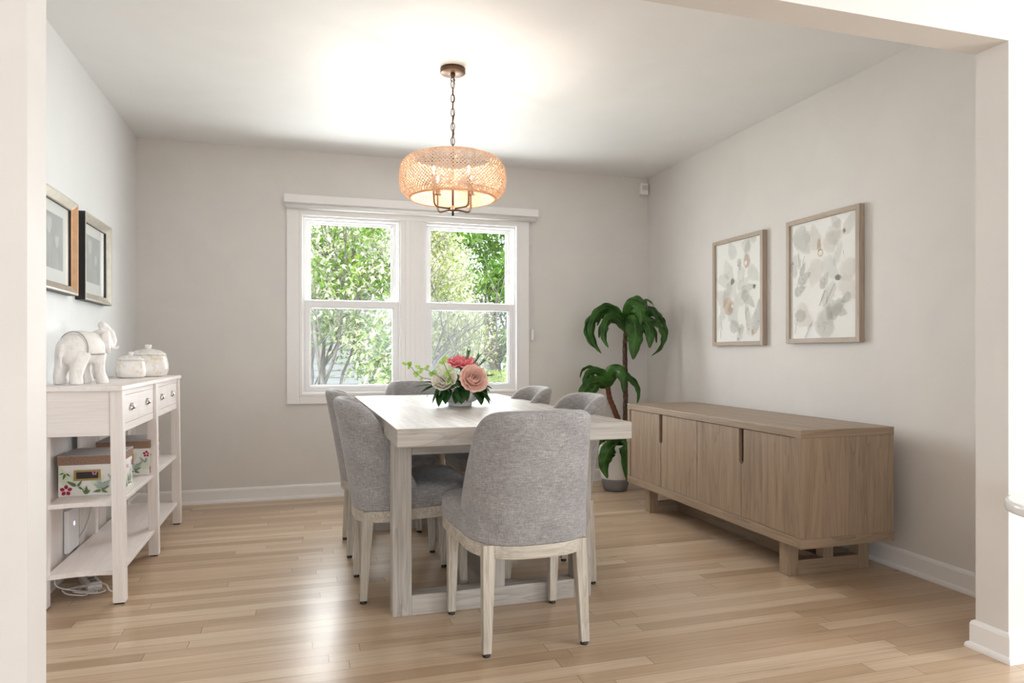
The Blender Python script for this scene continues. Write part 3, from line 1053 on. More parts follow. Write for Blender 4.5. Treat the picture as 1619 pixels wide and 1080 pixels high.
cbox('back_rail', (-.996, legy[0] + .022, .70), (-.978, legy[2] - .022, CZ - .020), M['white_Y'])
for a, b in ((legy[0] + .023, legy[1] - .023), (legy[1] + .023, legy[2] - .023)):
    cbox('front_rail', (-.722, a, CZ - .042), (-.700, b, CZ - .020), M['white_Y'], .001)
    cbox('front_rail', (-.722, a, .690), (-.700, b, .722), M['white_Y'], .001)
    cbox('drawer_housing', (-.960, a, .700), (-.725, b, .71), M['white_Y'], 0)
    mid = (a + b) / 2
    for ya, yb in ((a + .0015, mid - .001), (mid + .001, b - .0015)):
        d = cbox('drawer', (-.930, ya, .7235), (-.7005, yb, CZ - .0435), M['white_Y'], .001)
        # cup pull: a hooded quarter dome on a plate
        bm = bmesh.new()
        yc, zc = (ya + yb) / 2, .782
        t = bmesh.new()
        bmesh.ops.create_uvsphere(t, u_segments=20, v_segments=12, radius=1)
        bmesh.ops.bisect_plane(t, geom=t.verts[:] + t.edges[:] + t.faces[:], plane_co=(0, 0, -.15), plane_no=(0, 0, -1), clear_outer=True)
        bmesh.ops.bisect_plane(t, geom=t.verts[:] + t.edges[:] + t.faces[:], plane_co=(0, 0, 0), plane_no=(-1, 0, 0), clear_outer=True)
        for v in t.verts:
            v.co = Vector((v.co.x * .020 - .7005, v.co.y * .026 + yc, v.co.z * .022 + zc))
        for f in t.faces:
            f.smooth = True
        merge(bm, t, 0)
        sphere(bm, (-.699, yc, zc + .002), (.012, .019, .014), 12, 8)
        new_obj('cup_pull', LC(bm), M['chrome'], d)
def shelf(z, xe):
    # the near end of the shelf bows inwards between the legs
    bm = bmesh.new()
    pts = []
    n = 10
    for i in range(n + 1):
        t = i / n
        pts.append((-.964 + t * (xe + .964), legy[0] - .010 + .020 * math.sin(PI * t)))
    m1 = legy[1]
    pts += [(xe, m1 - .012), (xe - .03, m1 - .012), (xe - .03, m1 + .012), (xe, m1 + .012), (xe, legy[2] + .01), (-.964, legy[2] + .01)]
    prism(bm, pts, z - .018, z, 0, .002)
    new_obj('shelf', LC(bm), M['white_Y'], ct)
shelf(.414, -.700)
shelf(.134, -.696)
for ya, yb in ((3.205, 3.54), (3.74, 3.88), (4.073, 4.213)):
    cbox('back_slat', (-1.004, ya, .06), (-.994, yb, .70), M['white_Z'], .001)
cbox('back_slat_rail', (-1.004, legy[0], .06), (-.9945, legy[2], .085), M['white_Y'], .001)

# ------------------------------------------------------------------ elephant
el = thing('elephant_figurine', 'carved whitewashed wooden elephant standing on the console table with trunk raised', 'figurine', (-.890, 3.40, CZ + .003), R(-26))
def elephant():
    bm = bmesh.new()
    S = lambda c, r, **k: sphere(bm, c, r, 24, 16, 0, **k)
    # local: +Y forward, x right
    S((0, -.010, .145), (.066, .098, .066))           # barrel
    S((0, -.060, .140), (.064, .058, .070))           # rump
    S((0, .050, .150), (.058, .055, .066))            # shoulders
    S((0, .100, .185), (.044, .046, .050), rot=Matrix.Rotation(R(20), 3, 'X'))   # head
    S((0, .080, .175), (.046, .05, .05))
    for sx in (-1, 1):
        tube(bm, [(sx * .036, -.080, 0), (sx * .038, -.084, .035), (sx * .036, -.072, .075), (sx * .034, -.055, .13)], [.027, .025, .030, .042], 16)
        tube(bm, [(sx * .034, .070, 0), (sx * .036, .066, .012), (sx * .034, .056, .045), (sx * .034, .048, .085), (sx * .032, .045, .13)], [.026, .025, .021, .025, .036], 16)
    # raised trunk, curling back over the brow
    tube(bm, spline([(0, .120, .170), (0, .146, .162), (0, .164, .184), (0, .158, .214), (0, .134, .240), (0, .112, .252), (0, .100, .254)], 5), [.028] * 6 + [.025] * 6 + [.022] * 6 + [.018] * 6 + [.017] * 7, 14)
    # tail
    tube(bm, spline([(0, -.116, .165), (.006, -.128, .13), (.004, -.128, .09), (.004, -.124, .065)], 5), [.009] * 8 + [.007] * 8, 8)
    return bm
body = new_obj('body', elephant(), M['carved'], el)
rm = body.modifiers.new('join', 'REMESH'); rm.mode = 'VOXEL'; rm.voxel_size = .0035; rm.use_smooth_shade = True
sm_ = body.modifiers.new('smooth', 'SMOOTH'); sm_.factor = .6; sm_.iterations = 8
for sx in (-1, 1):
    bm = bmesh.new()
    # fan shaped ear lying back along the neck
    out = [(.0, .222), (-.020, .224), (-.036, .205), (-.036, .175), (-.022, .145), (-.006, .128), (.004, .150), (.012, .185)]
    pts = [Vector((0, p[0], p[1])) for p in out]
    cc = sum(pts, Vector()) / len(pts)
    sp = spline([tuple(p) for p in pts], 4, True)
    def ear_x(p, o):
        return sx * (.049 + .010 * (1 - abs((p.y - cc.y)) / .03) + o) + sx * .14 * max(0, (.215 - p.z)) * .35
    A = [bm.verts.new((ear_x(p, .006), p.y + .082, p.z)) for p in sp]
    B = [bm.verts.new((ear_x(p, -.006), p.y + .082, p.z)) for p in sp]
    ca = bm.verts.new((sx * .068, cc.y + .082, cc.z)); cb = bm.verts.new((sx * .046, cc.y + .082, cc.z))
    n = len(sp)
    for i in range(n):
        bm.faces.new((A[i], A[(i + 1) % n], ca)); bm.faces.new((B[(i + 1) % n], B[i], cb))
        bm.faces.new((A[(i + 1) % n], A[i], B[i], B[(i + 1) % n]))
    bmesh.ops.recalc_face_normals(bm, faces=bm.faces[:])
    new_obj('ear', bm, M['carved'], el, True)
    bm = bmesh.new()
    tube(bm, spline([(sx * .026, .128, .160), (sx * .034, .150, .150), (sx * .036, .168, .160)], 5), [.008] * 5 + [.006] * 5 + [.003], 10)
    new_obj('tusk', bm, M['carved'], el, True)
# carved saddle cloth: a shell slightly proud of the barrel with a dark carved edge
bm = bmesh.new()
n, m = 28, 8
def cloth(i, j, g):
    a = R(-18) + R(216) * i / n
    y = -.052 + .100 * j / m
    rr = .071 + g - .020 * ((y + .005) / .1) ** 2
    z = .148 + math.sin(a) * (rr + .002)
    return Vector((math.cos(a) * rr, y - .004, max(z, .108)))
A = [[bm.verts.new(cloth(i, j, .0045)) for j in range(m + 1)] for i in range(n + 1)]
B = [[bm.verts.new(cloth(i, j, -.012)) for j in range(m + 1)] for i in range(n + 1)]
for i in range(n):
    for j in range(m):
        bm.faces.new((A[i][j], A[i][j + 1], A[i + 1][j + 1], A[i + 1][j])); bm.faces.new((B[i][j + 1], B[i][j], B[i + 1][j], B[i + 1][j + 1]))
    bm.faces.new((A[i][0], A[i + 1][0], B[i + 1][0], B[i][0])); bm.faces.new((A[i + 1][m], A[i][m], B[i][m], B[i + 1][m]))
for j in range(m):
    bm.faces.new((A[0][j + 1], A[0][j], B[0][j], B[0][j + 1])); bm.faces.new((A[n][j], A[n][j + 1], B[n][j + 1], B[n][j]))
bmesh.ops.recalc_face_normals(bm, faces=bm.faces[:])
new_obj('saddle_cloth', bm, M['carved'], el, True)
bm = bmesh.new()
for sx in (-1, 1):
    e = [cloth(i, 0, .005) for i in range(0, n + 1)]
    tube(bm, [(p.x * 1.0, p.y - .0005, p.z) for p in e], .0011, 5)
    break
for i in (0, n):
    tube(bm, [cloth(i, j, .005) for j in range(m + 1)], .0013, 5)
new_obj('carved_edge', bm, M['carve_line'], el)

# ------------------------------------------------------------------ lidded mosaic jars
def jar(label, x, y, r, h):
    t = thing('lidded_jar', label, 'jar', (x, y, CZ), R(12), 'mosaic jars on the console table')
    hb = h * .66
    p = [(r * .62, 0), (r * .80, h * .02), (r * .93, h * .09), (r, h * .22), (r * .99, h * .38), (r * .93, h * .55), (r * .88, hb)]
    new_obj('body', lathe(bmesh.new(), p, 40, sq=.82), M['mosaic'], t)
    l = [(r * .87, hb + .0015), (r * .90, hb + .004), (r * .86, hb + h * .05), (r * .66, hb + h * .14), (r * .36, hb + h * .19), (r * .12, hb + h * .205)]
    lo = new_obj('lid', lathe(bmesh.new(), l, 40, sq=.82), M['mosaic'], t)
    k = [(r * .13, hb + h * .195), (r * .13, hb + h * .22), (r * .17, hb + h * .25), (r * .17, hb + h * .32), (r * .12, hb + h * .335)]
    new_obj('knob', lathe(bmesh.new(), k, 20), M['bowl'], lo)
    return t
jar('small rounded shell mosaic jar with lid, in front of the larger jar', -.862, 4.150, .0745, .142)
jar('larger rounded shell mosaic jar with lid, behind the small jar', -.815, 4.345, .104, .182)

# ------------------------------------------------------------------ storage boxes with floral paper
def tri_leaf(bm, o, eu, ev, nrm, cx, cy, ln, wd, ang, mi, lay, lim):
    pts = petal(cx, cy, ln, wd, ang, 9, 1.0 if mi in (1, 2) else .6)
    pts = [(max(.001, min(lim[0] - .001, a)), max(.001, min(lim[1], b))) for a, b in pts]
    vs = [bm.verts.new(Vector(o) + Vector(eu) * a + Vector(ev) * b + Vector(nrm) * (.0002 * lay)) for a, b in pts]
    f = bm.faces.new(vs); f.material_index = mi
def sbox(label, x0, x1, y0, y1, z, h, seed):
    t = thing('storage_box', label, 'box', ((x0 + x1) / 2, (y0 + y1) / 2, z), 0, 'floral storage boxes on the console shelf')
    w, d = x1 - x0, y1 - y0
    bm = box(bmesh.new(), (-w / 2, -d / 2, 0), (w / 2, d / 2, h - .02), .002)
    rn = random.Random(seed)
    faces = [((-w / 2, -d / 2 - .0003, 0), (1, 0, 0), (0, 0, 1), (0, -1, 0), w), ((w / 2 + .0003, -d / 2, 0), (0, 1, 0), (0, 0, 1), (1, 0, 0), d)]
    hb = h - .05
    for o, eu, ev, nr, wd in faces:
        k = 1
        def lf(*a):
            nonlocal k
            tri_leaf(bm, o, eu, ev, nr, *a, k, (wd, h - .042)); k += 1
        W = wd / .27
        for q in range(4):
            lf(rn.uniform(.02, .85) * wd, rn.uniform(.25, .6) * hb, .075 * W, .05, rn.uniform(0, 6.3), 5)
        # red blossom low on the near side, leaves above it
        for (bx, by, col, s) in ((.13, .22, 1, 1.0), (.95, .86, 1, .7), (.60, .80, 2, .5)):
            for a in range(5):
                q = a * 1.257 + .3
                lf(bx * wd + .005 * s * math.cos(q), by * hb + .005 * s * math.sin(q), .019 * s, .0155 * s, q, col)
        for (bx, by, a0, s, mi) in ((.30, .36, 2.6, 1.1, 3), (.32, .34, 1.0, .8, 3), (.34, .33, 5.6, .6, 3), (.12, .80, 4.4, .7, 3), (.14, .80, 5.6, .5, 3), (.10, .82, 3.4, .5, 3), (.46, .06, 1.5, 1.0, 3), (.46, .08, 2.2, .6, 3), (.47, .08, .9, .6, 3),
                                   (.72, .22, 1.2, .9, 3), (.72, .22, .4, .9, 3), (.70, .24, 2.4, .9, 4), (.70, .26, 1.7, 1.2, 4), (.72, .26, .8, 1.3, 4), (.71, .18, 3.3, .8, 3), (.72, .18, 5.9, .7, 3), (.90, .55, 2.2, .8, 4), (.92, .5, 1.2, .8, 4)):
            lf(bx * wd, by * hb, .038 * s, .013 * s, a0, mi)
    new_obj('body', bm, [M['box_white'], M['fl_red'], M['fl_pink'], M['fl_green'], M['fl_grey'], M['fl_pale']], t)
    bm = box(bmesh.new(), (-w / 2 - .004, -d / 2 - .004, h - .040), (w / 2 + .004, d / 2 + .004, h), .003)
    for f in bm.faces:
        if f.normal.z > .8 or f.calc_center_median().z > h - .002:
            f.material_index = 1
    new_obj('lid', bm, [M['burlap'], M['lid_grey']], t)
    bm = bmesh.new()
    cz = hb * .72
    lw, lh, cxx = .050, .022, -w * .02
    y = -d / 2
    for a, b in (((cxx - lw, cz - lh), (cxx + lw, cz - lh + .008)), ((cxx - lw, cz + lh - .008), (cxx + lw, cz + lh)), ((cxx - lw, cz - lh + .008), (cxx - lw + .009, cz + lh - .008)), ((cxx + lw - .009, cz - lh + .008), (cxx + lw, cz + lh - .008))):
        box(bm, (a[0], y - .005, a[1]), (b[0], y - .0008, b[1]), .001)
    lhd = new_obj('label_holder', bm, M['brass'], t)
    bm = box(bmesh.new(), (cxx - lw + .009, y - .0028, cz - lh + .008), (cxx + lw - .009, y - .0012, cz + lh - .008))
    new_obj('label_card', bm, M['label_dark'], lhd)
sbox('floral paper storage box with burlap lid band on the middle shelf, nearest the viewer', -.968, -.742, 3.345, 3.600, .414, .172, 3)
sbox('floral paper storage box with burlap lid band on the middle shelf, farther back', -.945, -.716, 3.835, 4.090, .414, .172, 5)

# ------------------------------------------------------------------ router and cables
rt = thing('wifi_router', 'upright white box with a glowing blue light behind the bottom shelf of the console', 'router', (-.981, 3.57, .134))
bm = box(bmesh.new(), (-.011, -.074, .0), (.011, .074, .190), .006, 3)
new_obj('housing', bm, M['white_plastic'], rt)
bm = lathe(bmesh.new(), [(.011, 0), (.011, .001)], 24)
for v in bm.verts:
    v.co = Vector((.0115 + v.co.z, v.co.x, .120 + v.co.y))
new_obj('status_light', bm, M['led'], rt)
tag(new_obj('power_cable', tube(bmesh.new(), spline([(-.975, 3.66, .395), (-.965, 3.72, .36), (-.955, 3.78, .28), (-.962, 3.72, .20), (-.972, 3.66, .165), (-.975, 3.652, .15)], 8), .0065, 8), M['cable']), 'thick white cable looping down beside the router above the bottom shelf', 'cable')
rn = random.Random(4)
pts = []
for i in range(20):
    a = i * .8
    pts.append((-.87 + .055 * math.cos(a) * rn.uniform(.6, 1.3) + .02 * math.sin(i * .3), 3.33 + .055 * math.sin(a) * rn.uniform(.6, 1.2), .008 + .028 * abs(math.sin(i * .41)) * rn.uniform(.4, 1)))
pts = [(-.975, 3.34, .09), (-.955, 3.30, .05)] + pts + [(-.79, 3.30, .05), (-.76, 3.27, .03), (-.74, 3.29, .012)]
tag(new_obj('cable_tangle', tube(bmesh.new(), spline(pts, 5), .0028, 6), M['cable']), 'tangle of thin white cables on the floor under the bottom shelf', 'cable')
ps = thing('power_strip', 'white power strip lying under the bottom shelf of the console', 'power strip', (-.88, 3.46, 0), R(25))
new_obj('housing', box(bmesh.new(), (-.028, -.10, 0), (.028, .10, .036), .006, 3), M['white_plastic'], ps)
bm = bmesh.new()
for k in range(4):
    box(bm, (-.013, -.078 + k * .045, .0362), (.013, -.05 + k * .045, .0375), 0)
new_obj('socket', bm, M['pot_grey'], ps)

# ------------------------------------------------------------------ square frames on the left wall
def left_frame(label, ya, yb, z0, z1, m_far):
    w, h = yb - ya, z1 - z0
    t = thing('picture_frame', label, 'picture', (XL, (ya + yb) / 2, (z0 + z1) / 2), 0, 'framed prints on the left wall')
    d, b, lip = .046, .040, .026
    # sloped silver face: four mitred members, dark painted outer edge
    def member(p, q, rdir, m):
        """p->q along the outer edge, rdir towards the centre (in y,z)"""
        bm = bmesh.new()
        def pt(s, off, x):
            base = p if s == 0 else q
            corner = ((q[0] - p[0]), (q[1] - p[1]))
            ln = math.hypot(*corner)
            e = (corner[0] / ln, corner[1] / ln)
            sgn = 1 if s == 0 else -1
            return bm.verts.new((x, base[0] + rdir[0] * off + e[0] * off * sgn, base[1] + rdir[1] * off + e[1] * off * sgn))
        prof = [(0, .001), (0, d - .002), (.003, d), (.010, d), (b - .004, lip + .004), (b, lip), (b, .001)]
        A = [pt(0, o, x) for o, x in prof]; B = [pt(1, o, x) for o, x in prof]
        n = len(prof)
        for i in range(n):
            f = bm.faces.new((A[i], A[(i + 1) % n], B[(i + 1) % n], B[i]))
            f.material_index = 1 if i in (0, 5) else 0
        bm.faces.new(A[::-1]); bm.faces.new(B)
        bmesh.ops.recalc_face_normals(bm, faces=bm.faces[:])
        new_obj('frame_side', bm, [m, M['black']], t)
    y0, y1, za, zb = -w / 2, w / 2, -h / 2, h / 2
    member((y0, za), (y0, zb), (1, 0), M['silver'])
    member((y1, zb), (y1, za), (-1, 0), m_far)
    member((y0, zb), (y1, zb), (0, -1), M['silver'])
    member((y1, za), (y0, za), (0, 1), M['silver'])
    mb = new_obj('mat_board', box(bmesh.new(), (.004, y0 + b - .003, za + b - .003), (.014, y1 - b + .003, zb - b + .003)), M['mat_board'], t)
    bm = box(bmesh.new(), (.0142, y0 + .115, za + .10), (.0146, y1 - .115, zb - .09))
    # a pale tulip on the grey print
    for (cy, cz, s) in ((-.05, .03, 1), (.05, -.02, .7)):
        for a in (70, 90, 110):
            vs = [bm.verts.new((.0148 + .0001 * a / 70, yy, zz)) for yy, zz in petal(cy, cz, .085 * s, .035 * s, R(a), 8, .8)]
            f = bm.faces.new(vs); f.material_index = 1
        vs = [bm.verts.new((.0148, yy, zz)) for yy, zz in stroke(cy, cz, cy + .01, za + .10, .004)]
        f = bm.faces.new(vs); f.material_index = 1
    new_obj('print', bm, [M['print_grey'], M['print_light']], mb)
    gl = new_obj('glass', box(bmesh.new(), (.020, y0 + b - .002, za + b - .002), (.022, y1 - b + .002, zb - b + .002)), M['glass'], t)
    return t
left_frame('silver framed grey print on the left wall, partly cut off by the opening', 3.205, 3.700, 1.284, 1.712, M['tan_side'])
left_frame('silver framed grey print on the left wall with its black outer edge showing', 3.812, 4.305, 1.276, 1.704, M['silver'])
# ------------------------------------------------------------------ pendant lamp
LXY = (.732, 3.42)
pl = thing('pendant_lamp', 'woven cane drum pendant lamp hanging on a bronze chain over the dining table', 'lamp', (LXY[0], LXY[1], H))
def LZ(bm):
    return loc(bm, (0, 0, H))
new_obj('canopy', LZ(lathe(bmesh.new(), [(.062, H - .0005), (.063, H - .022), (.060, H - .025), (.006, H - .026)], 40)), M['bronze'], pl)
bm = lathe(bmesh.new(), [(.012, H - .025), (.013, H - .034), (.009, H - .040), (.006, H - .050)], 20)
tube(bm, [Vector((.010 * math.cos(a), 0, H - .056 + .010 * math.sin(a))) for a in [2 * PI * i / 16 for i in range(16)]], .0025, 8, True)
new_obj('loop', LZ(bm), M['bronze'], pl)
bm = bmesh.new()
z = H - .060
k = 0
Z_TOP = 1.995
while z > Z_TOP:
    ln, wd = .044, .0095
    pts = []
    for i in range(20):
        a = 2 * PI * i / 20
        u, v = wd * math.cos(a), (ln / 2) * math.sin(a)
        pts.append((u, 0, z - ln / 2 + v + .004) if k % 2 == 0 else (0, u, z - ln / 2 + v + .004))
    tube(bm, pts, .0022, 6, True)
    z -= ln - .0085
    k += 1
new_obj('chain', LZ(bm), M['bronze'], pl)
bm = bmesh.new()
cp = [(.004 * math.sin(i * 1.9) + .002, .004 * math.cos(i * 1.9), H - .04 - i * (H - .04 - 1.985) / 16) for i in range(17)]
tube(bm, spline(cp, 4), .0022, 6)
new_obj('cord', LZ(bm), M['bronze'], pl)

# woven shade: two families of slanting cane strips that pass over and under, rings and uprights
SHP = [(.196, 1.990), (.225, 1.981), (.248, 1.962), (.260, 1.935), (.2645, 1.895), (.264, 1.860), (.256, 1.828), (.238, 1.806), (.212, 1.790)]
SPF = spline([(r, 0, zz) for r, zz in SHP], 6)
lens = [0]
for a, b in zip(SPF, SPF[1:]):
    lens.append(lens[-1] + (b - a).length)
TOT = lens[-1]
def prof_at(s):
    s = max(0, min(TOT, s * TOT))
    for i in range(len(lens) - 1):
        if s <= lens[i + 1]:
            t = (s - lens[i]) / max(1e-9, lens[i + 1] - lens[i])
            p = SPF[i].lerp(SPF[i + 1], t)
            d = (SPF[i + 1] - SPF[i]).normalized()
            return p.x, p.z, Vector((-d.z, d.x))      # outward normal in (r,z)
    return SPF[-1].x, SPF[-1].z, Vector((1, 0))
NS = 92
STEP = 26
SWEEP = TOT / .245                       # radians travelled by a 45 degree strip
bm = bmesh.new()
wv = .0056
per = 2 * PI / NS
for fam in (1, -1):
    for k in range(NS):
        prev = None
        for j in range(STEP + 1):
            s = j / STEP
            r, zz, nr = prof_at(s)
            ang = k * per + fam * SWEEP * s
            over = math.sin(PI * (2 * SWEEP * s) / per + (PI * k)) * .0011 * fam
            rr, z2 = r + nr.x * over, zz + nr.y * over
            dang = wv / 2 / r * 1.25
            a0, a1 = ang - dang, ang + dang
            cur = (bm.verts.new((rr * math.cos(a0), rr * math.sin(a0), z2)), bm.verts.new((rr * math.cos(a1), rr * math.sin(a1), z2)))
            if prev:
                bm.faces.new((prev[0], prev[1], cur[1], cur[0]))
            prev = cur
sh = new_obj('shade', LZ(bm), [M['cane'], M['lit_inner']], pl)
so_ = sh.modifiers.new('thick', 'SOLIDIFY'); so_.thickness = .0014; so_.offset = -1; so_.material_offset = 1
bm = bmesh.new()
for s, rad in ((0, .0045), (.40, .0016), (.86, .0018), (1, .005)):
    r, zz, nr = prof_at(s)
    tube(bm, [(r * math.cos(a), r * math.sin(a), zz) for a in [2 * PI * i / 72 for i in range(72)]], rad, 8, True)
new_obj('shade_ring', LZ(bm), M['cane'], sh)
bm = bmesh.new()
for k in range(8):
    a = 2 * PI * k / 8 + .2
    pts = []
    for j in range(13):
        r, zz, nr = prof_at(j / 12)
        pts.append(((r - .003) * math.cos(a), (r - .003) * math.sin(a), zz))
    tube(bm, pts, .0016, 6)
new_obj('shade_rib', LZ(bm), M['bronze'], sh)
# spider carrying the shade from the stem
bm = bmesh.new()
for k in range(3):
    a = 2 * PI * k / 3 + .5
    tube(bm, [(0, 0, 1.978), (.19 * math.cos(a), .19 * math.sin(a), 1.989)], .0025, 6)
new_obj('spider', LZ(bm), M['bronze'], pl)
ZH = 1.738
new_obj('stem', LZ(tube(bmesh.new(), [(0, 0, ZH), (0, 0, 2.0)], .0055, 12)), M['bronze'], pl)
new_obj('hub', LZ(lathe(bmesh.new(), [(.012, ZH - .014), (.026, ZH - .012), (.027, ZH - .008), (.020, ZH - .004), (.020, ZH + .008), (.012, ZH + .012), (.006, ZH + .016)], 28)), M['bronze'], pl)
new_obj('finial', LZ(lathe(bmesh.new(), [(.004, ZH - .034), (.006, ZH - .032), (.006, ZH - .014), (.009, ZH - .012)], 16)), M['black'], pl)
for k in range(4):
    a = R(45) + k * PI / 2 - TH
    ca, sa = math.cos(a), math.sin(a)
    path = [(.016, ZH), (.09, ZH - .002 + .0), (.110, ZH + .004), (.118, ZH + .018), (.119, ZH + .04), (.119, ZH + .105)]
    pts = spline([(r * ca, r * sa, zz) for r, zz in path], 6)
    am = new_obj('arm', LZ(tube(bmesh.new(), pts, .0048, 10)), M['bronze'], pl)
    c = (.119 * ca, .119 * sa, 0)
    new_obj('candle_sleeve', LZ(lathe(bmesh.new(), [(.016, ZH + .088), (.018, ZH + .092), (.012, ZH + .098), (.0115, ZH + .150), (.009, ZH + .152)], 16, c)), M['bronze'], am)
    bb = lathe(bmesh.new(), [(.006, ZH + .150), (.0095, ZH + .162), (.0125, ZH + .178), (.011, ZH + .194), (.006, ZH + .212), (.002, ZH + .222)], 16, c)
    tube(bb, [(c[0], c[1], ZH + .166), (c[0], c[1], ZH + .190)], .0038, 8, False, 1)
    new_obj('bulb', LZ(bb), [M['glass'], M['bulb']], am)
LAMP_BULBS = [(LXY[0] + .119 * math.cos(R(45) + k * PI / 2 - TH), LXY[1] + .119 * math.sin(R(45) + k * PI / 2 - TH), ZH + .19) for k in range(4)]
# ------------------------------------------------------------------ potted corn plant
def world(px, py, w):
    """point seen at photo pixel (px,py) at distance w along the view axis"""
    a, b = (px - CX) / F_PX, (HY - py) / F_PX
    S_, C_ = math.sin(TH), math.cos(TH)
    return Vector(((S_ + a * C_) * w, (C_ - a * S_) * w, CAM_H + b * w))
VIEW = Vector((math.sin(TH), math.cos(TH), 0))
RIGHT = Vector((math.cos(TH), -math.sin(TH), 0))
PX, PY = 2.245, 4.735
pp = thing('potted_plant', 'tall potted corn plant with drooping dark green leaves in the corner by the sideboard', 'plant', (PX, PY, 0))
PO = pp.location.copy()
bm = lathe(bmesh.new(), [(.082, .001), (.092, .030), (.101, .072), (.103, .090)], 40)
pot = new_obj('pot', bm, M['pot_grey'], pp)
bm = bmesh.new()
prof = [(.1032, .0905), (.115, .16), (.122, .24), (.124, .30), (.122, .335), (.119, .345), (.112, .345), (.112, .320)]
lathe(bm, prof, 48, cap=False)
# raised diamond relief in rows round the white part
for rI in range(11):
    zz = .104 + rI * .021
    rad = .1035 + (.1235 - .1035) * min(1, (zz - .09) / .19) + .0006
    for k in range(30):
        a = 2 * PI * (k + .5 * (rI % 2)) / 30
        e = Vector((-math.sin(a), math.cos(a), 0)); o = Vector((math.cos(a), math.sin(a), 0)) ; c = o * rad + Vector((0, 0, zz))
        vs = [bm.verts.new(c + e * .0095), bm.verts.new(c + Vector((0, 0, .0085))), bm.verts.new(c - e * .0095), bm.verts.new(c - Vector((0, 0, .0085))), bm.verts.new(c + o * .0035)]
        for i in range(4):
            bm.faces.new((vs[i], vs[(i + 1) % 4], vs[4]))
new_obj('pot_sleeve', bm, M['pot_white'], pot)
new_obj('soil', lathe(bmesh.new(), [(.111, .300), (.1115, .318), (.06, .322), (.01, .324)], 32), M['soil'], pp)
W0 = 5.23
def tr(name, ctrl, r, mat):
    pts = [p - PO for p in spline(ctrl, 10)]
    n = len(pts)
    rs = [r[0] + (r[1] - r[0]) * i / (n - 1) + .0012 * math.sin(i * 1.7) for i in range(n)]
    return new_obj(name, tube(bmesh.new(), pts, rs, 14), mat, pp)
base1 = Vector((PX + .02, PY, .31)); base2 = Vector((PX - .03, PY - .01, .31))
tr('trunk', [base1, world(987, 690, W0 - .03), world(989, 640, W0 - .02), world(988.5, 590, W0 - .01), world(988, 545, W0), world(990, 522, W0)], (.021, .017), M['trunk'])
tr('trunk', [base2, world(979, 675, W0 - .06), world(972, 650, W0 - .06), world(964, 630, W0 - .06), world(961, 612, W0 - .06)], (.022, .019), M['trunk_red'])

def blade(ctrl, width, tw=0.0, fold=.25, tip=.08, wp=.75):
    """strap leaf along world points; width in metres; tw turns the blade about its midline (0 = facing the room)"""
    pts = spline(ctrl, 6)
    n = len(pts)
    bm = bmesh.new()
    rows = []
    for i, p in enumerate(pts):
        t = i / (n - 1)
        tan = (pts[min(i + 1, n - 1)] - pts[max(i - 1, 0)]).normalized()
        side = tan.cross(VIEW)
        if side.length < .05:
            side = RIGHT.copy()
        side.normalize()
        up = side.cross(tan).normalized()
        a = tw[0] + (tw[1] - tw[0]) * t if isinstance(tw, tuple) else tw
        s2 = side * math.cos(a) + up * math.sin(a)
        u2 = up * math.cos(a) - side * math.sin(a)
        prof = max(.012, max(.22 * (1 - t * 3), math.sin(PI * t ** (wp * .95)) ** .82))
        w = width * .98 * prof / 2
        wob = .22 * w * math.sin(i * 1.3 + width * 300)
        row = []
        for q in (-1, -.55, -.07, 0, .07, .55, 1):
            row.append(p + s2 * (w * q) + u2 * (fold * w * abs(q) + wob * q * abs(q)) - PO)
        rows.append([bm.verts.new(v) for v in row])
    for A, B in zip(rows, rows[1:]):
        for q in range(6):
            f = bm.faces.new((A[q], A[q + 1], B[q + 1], B[q])); f.smooth = True
            f.material_index = 1 if q in (2, 3) else 0
    o = new_obj('leaf', bm, [M['palm_leaf'], M['midrib']], pp)
    s = o.modifiers.new('thick', 'SOLIDIFY'); s.thickness = .0008; s.offset = 0
    return o
def bl(pix, wpx, tw=0.0, fold=.25, w0=W0, wp=.75):
    ctrl = [world(x, y, w0 + d) for x, y, d in pix]
    return blade(ctrl, wpx * w0 / F_PX, tw, fold, wp=wp)
# upper head
bl([(990, 524, 0), (981, 502, -.02), (964, 488, -.05), (946, 494, -.08), (935, 520, -.10), (941, 545, -.10), (951, 559, -.10)], 17, (.9, .1))
bl([(989, 522, 0), (976, 505, -.02), (955, 497, -.03), (938, 505, -.06), (930, 522, -.07), (934, 540, -.08), (944, 552, -.08)], 20, (.8, .2), .2)
bl([(989, 524, 0), (980, 508, -.08), (966, 502, -.14), (957, 516, -.18), (955, 535, -.19), (962, 550, -.19)], 17, (1.0, .0))
bl([(988, 526, 0), (978, 512, -.04), (962, 505, -.08), (950, 520, -.10), (947, 535, -.1)], 13, (.9, .3))
bl([(989, 522, 0), (982, 506, .02), (968, 494, .05), (952, 499, .07), (944, 516, .08)], 14, (.9, .3))
bl([(991, 522, -.02), (996, 512, -.12), (1003, 510, -.18), (1005, 530, -.20), (1003, 550, -.20), (1001, 569, -.20)], 29, (.5, 0.0), .14, wp=.95)
bl([(992, 524, 0), (994, 500, -.02), (998, 480, -.03), (1010, 474, -.06), (1022, 482, -.10), (1024, 492, -.1)], 19, (.1, 1.0), .15)
bl([(992, 522, 0), (994, 498, -.08), (1000, 484, -.14), (1010, 489, -.19), (1014, 500, -.2), (1013, 514, -.2)], 24, (.2, 0), .15)
bl([(992, 524, 0), (1002, 512, .0), (1016, 496, .0), (1028, 488, .0), (1038, 500, -.03), (1039, 513, -.03)], 15, (1.0, .3))
bl([(992, 524, 0), (1004, 508, .03), (1018, 490, .05), (1032, 488, .05), (1045, 500, .03), (1048, 508, .03)], 13, (1.1, .4))
bl([(992, 522, 0), (1004, 500, .05), (1015, 482, .07), (1024, 474, .06), (1034, 483, .02)], 11, (1.1, .7))
